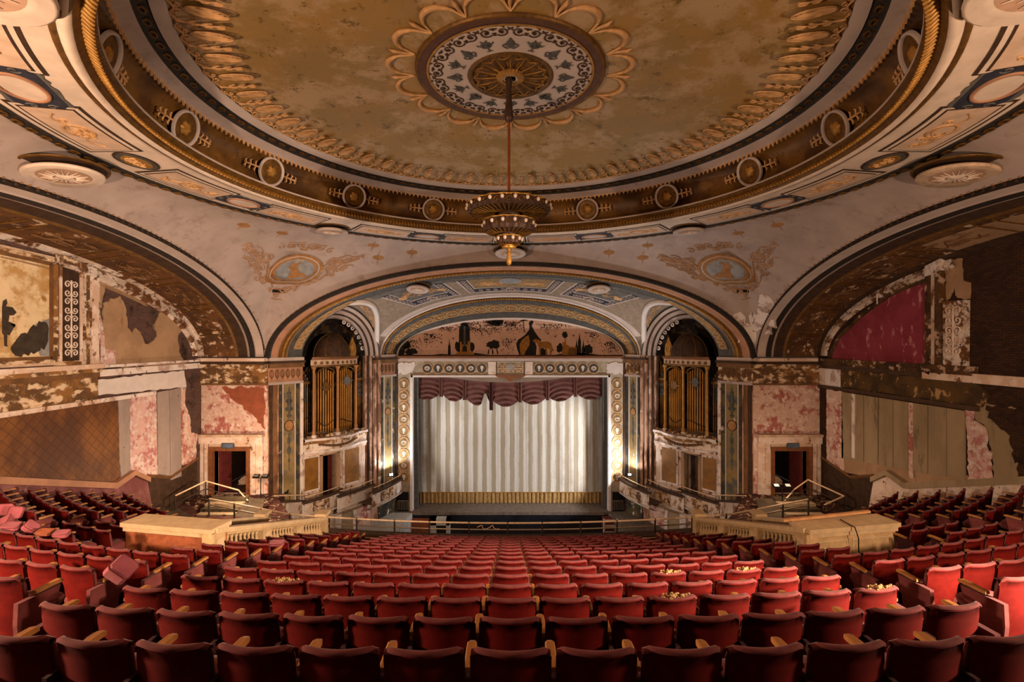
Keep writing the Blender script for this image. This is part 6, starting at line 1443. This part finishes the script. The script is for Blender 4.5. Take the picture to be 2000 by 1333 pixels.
for i in range(70):
    x = rnd.gauss(.02, .06); r = rnd.uniform(.006, .016); m.lathe([(0, -r), (r, -r * .3), (r * .8, r * .6), (0, r)], 5, (x, .06 + rnd.uniform(-.03, .03), .856 + rnd.uniform(-.01, .02) * (1 - abs(x) * 5)))
FOAM = mesh_of(m, 'foam', False, 'torn_foam')
SEATS = []                                    # (x, y, z, rot, block, row, index, end side or 0)
def add_row(n, sgn, block, xs, ends):
    for k, X in enumerate(xs):
        a = sag_a(X); SEATS.append((X, row_y(n) + sag(X), tier_z(n), a, block, n, k, ends.get(k, 0)))
for n in range(NR):
    k0 = 8 if n == 0 else 7
    add_row(n, 0, 'c', [i * PITCH for i in range(-k0, k0 + 1)] if n else [i * PITCH for i in range(-7, 8)], {0: -1, 14: 1})
def keep(x): return x
for sg in (-1, 1):
    for n in range(2, NR):
        xs = [5.37 + PITCH * j for j in range(9)]
        if n <= 5: use = list(range(9))
        else: use = [0] if n > 12 else [0, 1]
        add_row(n, sg, 'l' if sg < 0 else 'r', [sg * xs[j] for j in use], {0: -sg})
        if 6 <= n <= 12: add_row(n, sg, 'm' if sg < 0 else 'n', [sg * (8.72 + PITCH * j) for j in range(3)], {})
    for n in range(6, 13): add_row(n, sg, 'sl' if sg < 0 else 'sr', [sg * (11.45 + PITCH * j) for j in range(6)], {0: -sg})
def proj(p): return (997 + F * p[0] / p[1], 666 - F * p[2] / p[1])
vis = []
for s_ in SEATS:
    x, y = proj((s_[0], s_[1], s_[2] + .8))
    if -60 < x < 2060 and y < 1400: vis.append(s_)
vis.sort(key=lambda s_: V((s_[0], s_[1], s_[2])).length)
near, far = vis[:300], vis[300:]
ORDN = ['first', 'second', 'third', 'fourth', 'fifth', 'sixth', 'seventh', 'eighth', 'ninth', 'tenth', 'eleventh', 'twelfth', 'thirteenth', 'fourteenth', 'fifteenth', 'sixteenth']
torn_px = [(1312, 1178), (1305, 1130), (1450, 1112), (1740, 1182), (525, 1142)]
torn = {min(range(len(near)), key=lambda i: math.hypot(*(a - b for a, b in zip(proj((near[i][0], near[i][1], near[i][2] + .86)), q)))) for q in torn_px}
def put(mesh, name, parent, x=0.0, y=0.0):
    o = bpy.data.objects.new(name, mesh); COL.objects.link(o); o.parent = parent; o.location = (x, y, 0); return o
rndS = random.Random(8)
for q, (x, y, z, a, blk, n, k, end) in enumerate(near):
    if blk == 'c':
        j = k - 7; pos = 'middle seat' if j == 0 else f'{ORDN[abs(j) - 1]} seat {"left" if j < 0 else "right"} of middle'; lab = f'red velvet seat, centre block, {ORDN[n]} row from the camera, {pos}'
    else:
        bn = {'l': 'left inner block', 'r': 'right inner block', 'm': 'left of the left stairwell', 'n': 'right of the right stairwell', 'sl': 'left outer block', 'sr': 'right outer block'}[blk]
        lab = f'red velvet seat, {bn}, {ORDN[n - (2 if blk in "lr" else 6)]} row back, {ORDN[k]} from its aisle' if blk not in ('m', 'n') else f'red velvet seat {bn}, {ORDN[n - 6]} row down, {ORDN[k]} from stairwell'
    if q in torn: lab = 'torn ' + lab
    t = bpy.data.objects.new('theatre_chair', None); COL.objects.link(t); t.location = (x, y, z); t.rotation_euler = (0, 0, a + rndS.uniform(-.025, .025)); t.empty_display_size = .1
    tag(t, lab, 'theatre seat', 'red velvet theatre seats in curved rows')
    put(PANEL, 'back_panel', t); put(PAD, 'back_pad', t); put(ROLL, 'top_roll', t); put(SEATC, 'seat_cushion', t)
    L = -PITCH / 2
    for sd in (-1, 1):
        if sd == -1 and end != -1: put(ARM, 'armrest', t, L); put(STD, 'standard', t, L)
        if end == sd: put(ARM, 'armrest', t, sd * PITCH / 2 + sd * .03); put(ESTD, 'end_standard', t, sd * PITCH / 2 + sd * .03)
    if q in torn: put(FOAM, 'torn_foam', t)
# seats beyond the nearest three hundred, kept as one mass
fs = thing('distant_seats', 'far rows of the same red velvet seats by the walls and balcony front', 'theatre seats', (0, 14, -7), kind='stuff')
def joined(parts, mat, name):
    vs = []; fc = []
    for (mesh, x0, cond) in parts:
        mv = [v.co.copy() for v in mesh.vertices]; mf = [tuple(p.vertices) for p in mesh.polygons]
        for (x, y, z, a, blk, n, k, end) in far:
            if cond is not None and end != cond: continue
            M = Matrix.Translation((x, y, z)) @ Matrix.Rotation(a, 4, 'Z') @ Matrix.Translation((x0, 0, 0)); o = len(vs)
            vs += [tuple(M @ v) for v in mv]; fc += [tuple(o + i for i in f) for f in mf]
    mb = MB(); mb.v = vs; mb.f = fc; o = mb.build(name, mat, fs); o['kind'] = 'stuff'
joined([(PANEL, 0, None)], 'seat_red', 'back_panels'); joined([(PAD, 0, None), (ROLL, 0, None), (SEATC, 0, None), (ESTD, PITCH / 2 + .03, 1), (ESTD, -PITCH / 2 - .03, -1)], 'seat_mauve', 'pads_and_cushions')
joined([(ARM, -PITCH / 2, None), (ARM, PITCH / 2 + .03, 1)], 'arm_wood', 'armrests'); joined([(STD, -PITCH / 2, None)], 'velvet_dark', 'standards')
# loose cushions lying on the seats
def on_seats(x, y, dz):
    Y = 8.0
    for _ in range(60):
        X = (x - 997) / F * Y; h = .864 + .3495 * (Y - sag(max(-15, min(15, X)))) + dz; Y = .6 * Y + .4 * (h * F / (y - 666))
    return P(x, y, Y)
def cushion(x, y, dz, sx, sy, sz, rot, label, mat='cushion_pink'):
    c = on_seats(x, y, dz); R = Matrix.Rotation(rot[2], 3, 'Z') @ Matrix.Rotation(rot[1], 3, 'Y') @ Matrix.Rotation(rot[0], 3, 'X')
    sx *= .52; sy *= .52; sz *= .6
    t = thing('loose_cushion', label, 'cushion', tuple(c), 'loose seat cushions thrown about the left seats'); m = MB(); rows = []
    for (k, z) in ((.86, -1), (.97, -.8), (1, -.3), (1, .3), (.97, .8), (.86, 1)):
        rows.append([c + R @ V((sx * k * max(-1, min(1, 1.25 * cos(a))), sy * k * max(-1, min(1, 1.25 * sin(a))), sz * z)) for a in [2 * pi * i / 20 for i in range(20)]])
    m.grid(rows, cu=True); m.add(rows[0], [tuple(range(20))]); m.add(rows[-1], [tuple(range(20))]); m.build('cover', mat, t)
    m = MB(); m.tube([c + R @ V((sx * 1.01 * max(-1, min(1, 1.25 * cos(a))), sy * 1.01 * max(-1, min(1, 1.25 * sin(a))), sz * .75)) for a in [2 * pi * i / 20 for i in range(20)]], .008, 4, True); m.build('piping', 'seat_mauve', t)
cushion(236, 1113, -.12, .23, .2, .16, (.5, .75, .3), 'dusty square pink seat cushion tipped on edge over left inner seats')
cushion(10, 996, -.16, .24, .22, .06, (1.2, .1, .5), 'pink cushion propped upright at the left edge of the picture')
cushion(31, 1001, -.16, .24, .22, .06, (1.2, .15, .2), 'pink cushion propped upright beside another, by the left wall seats')
cushion(6, 1021, -.10, .26, .24, .08, (.5, -.5, .2), 'pink cushion leaning at the far left edge above a flat one')
cushion(20, 1029, -.06, .27, .24, .07, (.15, .1, .4), 'flat pink cushion lying across the seat backs near the left edge')
cushion(60, 1030, -.08, .22, .2, .10, (.4, .8, .6), 'pink cushion standing on its corner among the left seats')
cushion(87, 1040, -.04, .24, .2, .05, (.1, .12, .3), 'brownish cushion lying flat between two pink cushions', 'parapet_red')
cushion(120, 1043, -.05, .22, .18, .07, (.15, .1, .4), 'rounded pink cushion lying in the row left of the stairwell parapet')
cushion(541, 1061, -.02, .30, .22, .05, (.05, .05, .2), 'flat pink cushion on the seats before the left balustrade')
# plaster flakes on the aisle steps
rnd = random.Random(77); m = MB()
for i in range(700):
    n = rnd.randint(0, 9); sg = rnd.choice((-1, 1)); X = sg * rnd.uniform(4.0, 5.1); y = row_y(n) + sag(X) + rnd.uniform(-.2, .55); s_ = rnd.uniform(.015, .06)
    m.prism(ragged(rect(-s_, s_, -s_ * .6, s_ * .6), s_ * .4, s_, i), Fr((X, y, tier_z(n) + .004), (cos(i), sin(i), 0), (-sin(i), cos(i), 0)), 0, .008)
o = m.build('plaster_flakes', 'flake'); tag(o, 'fallen plaster flakes strewn along the aisle steps', 'debris', kind='stuff')
# ================================================================ lift the whole hall so that its lowest floor is near zero
for o in list(bpy.data.objects):
    if o.parent is None: o.location.z += CZ
    if 'org' in o: del o['org']
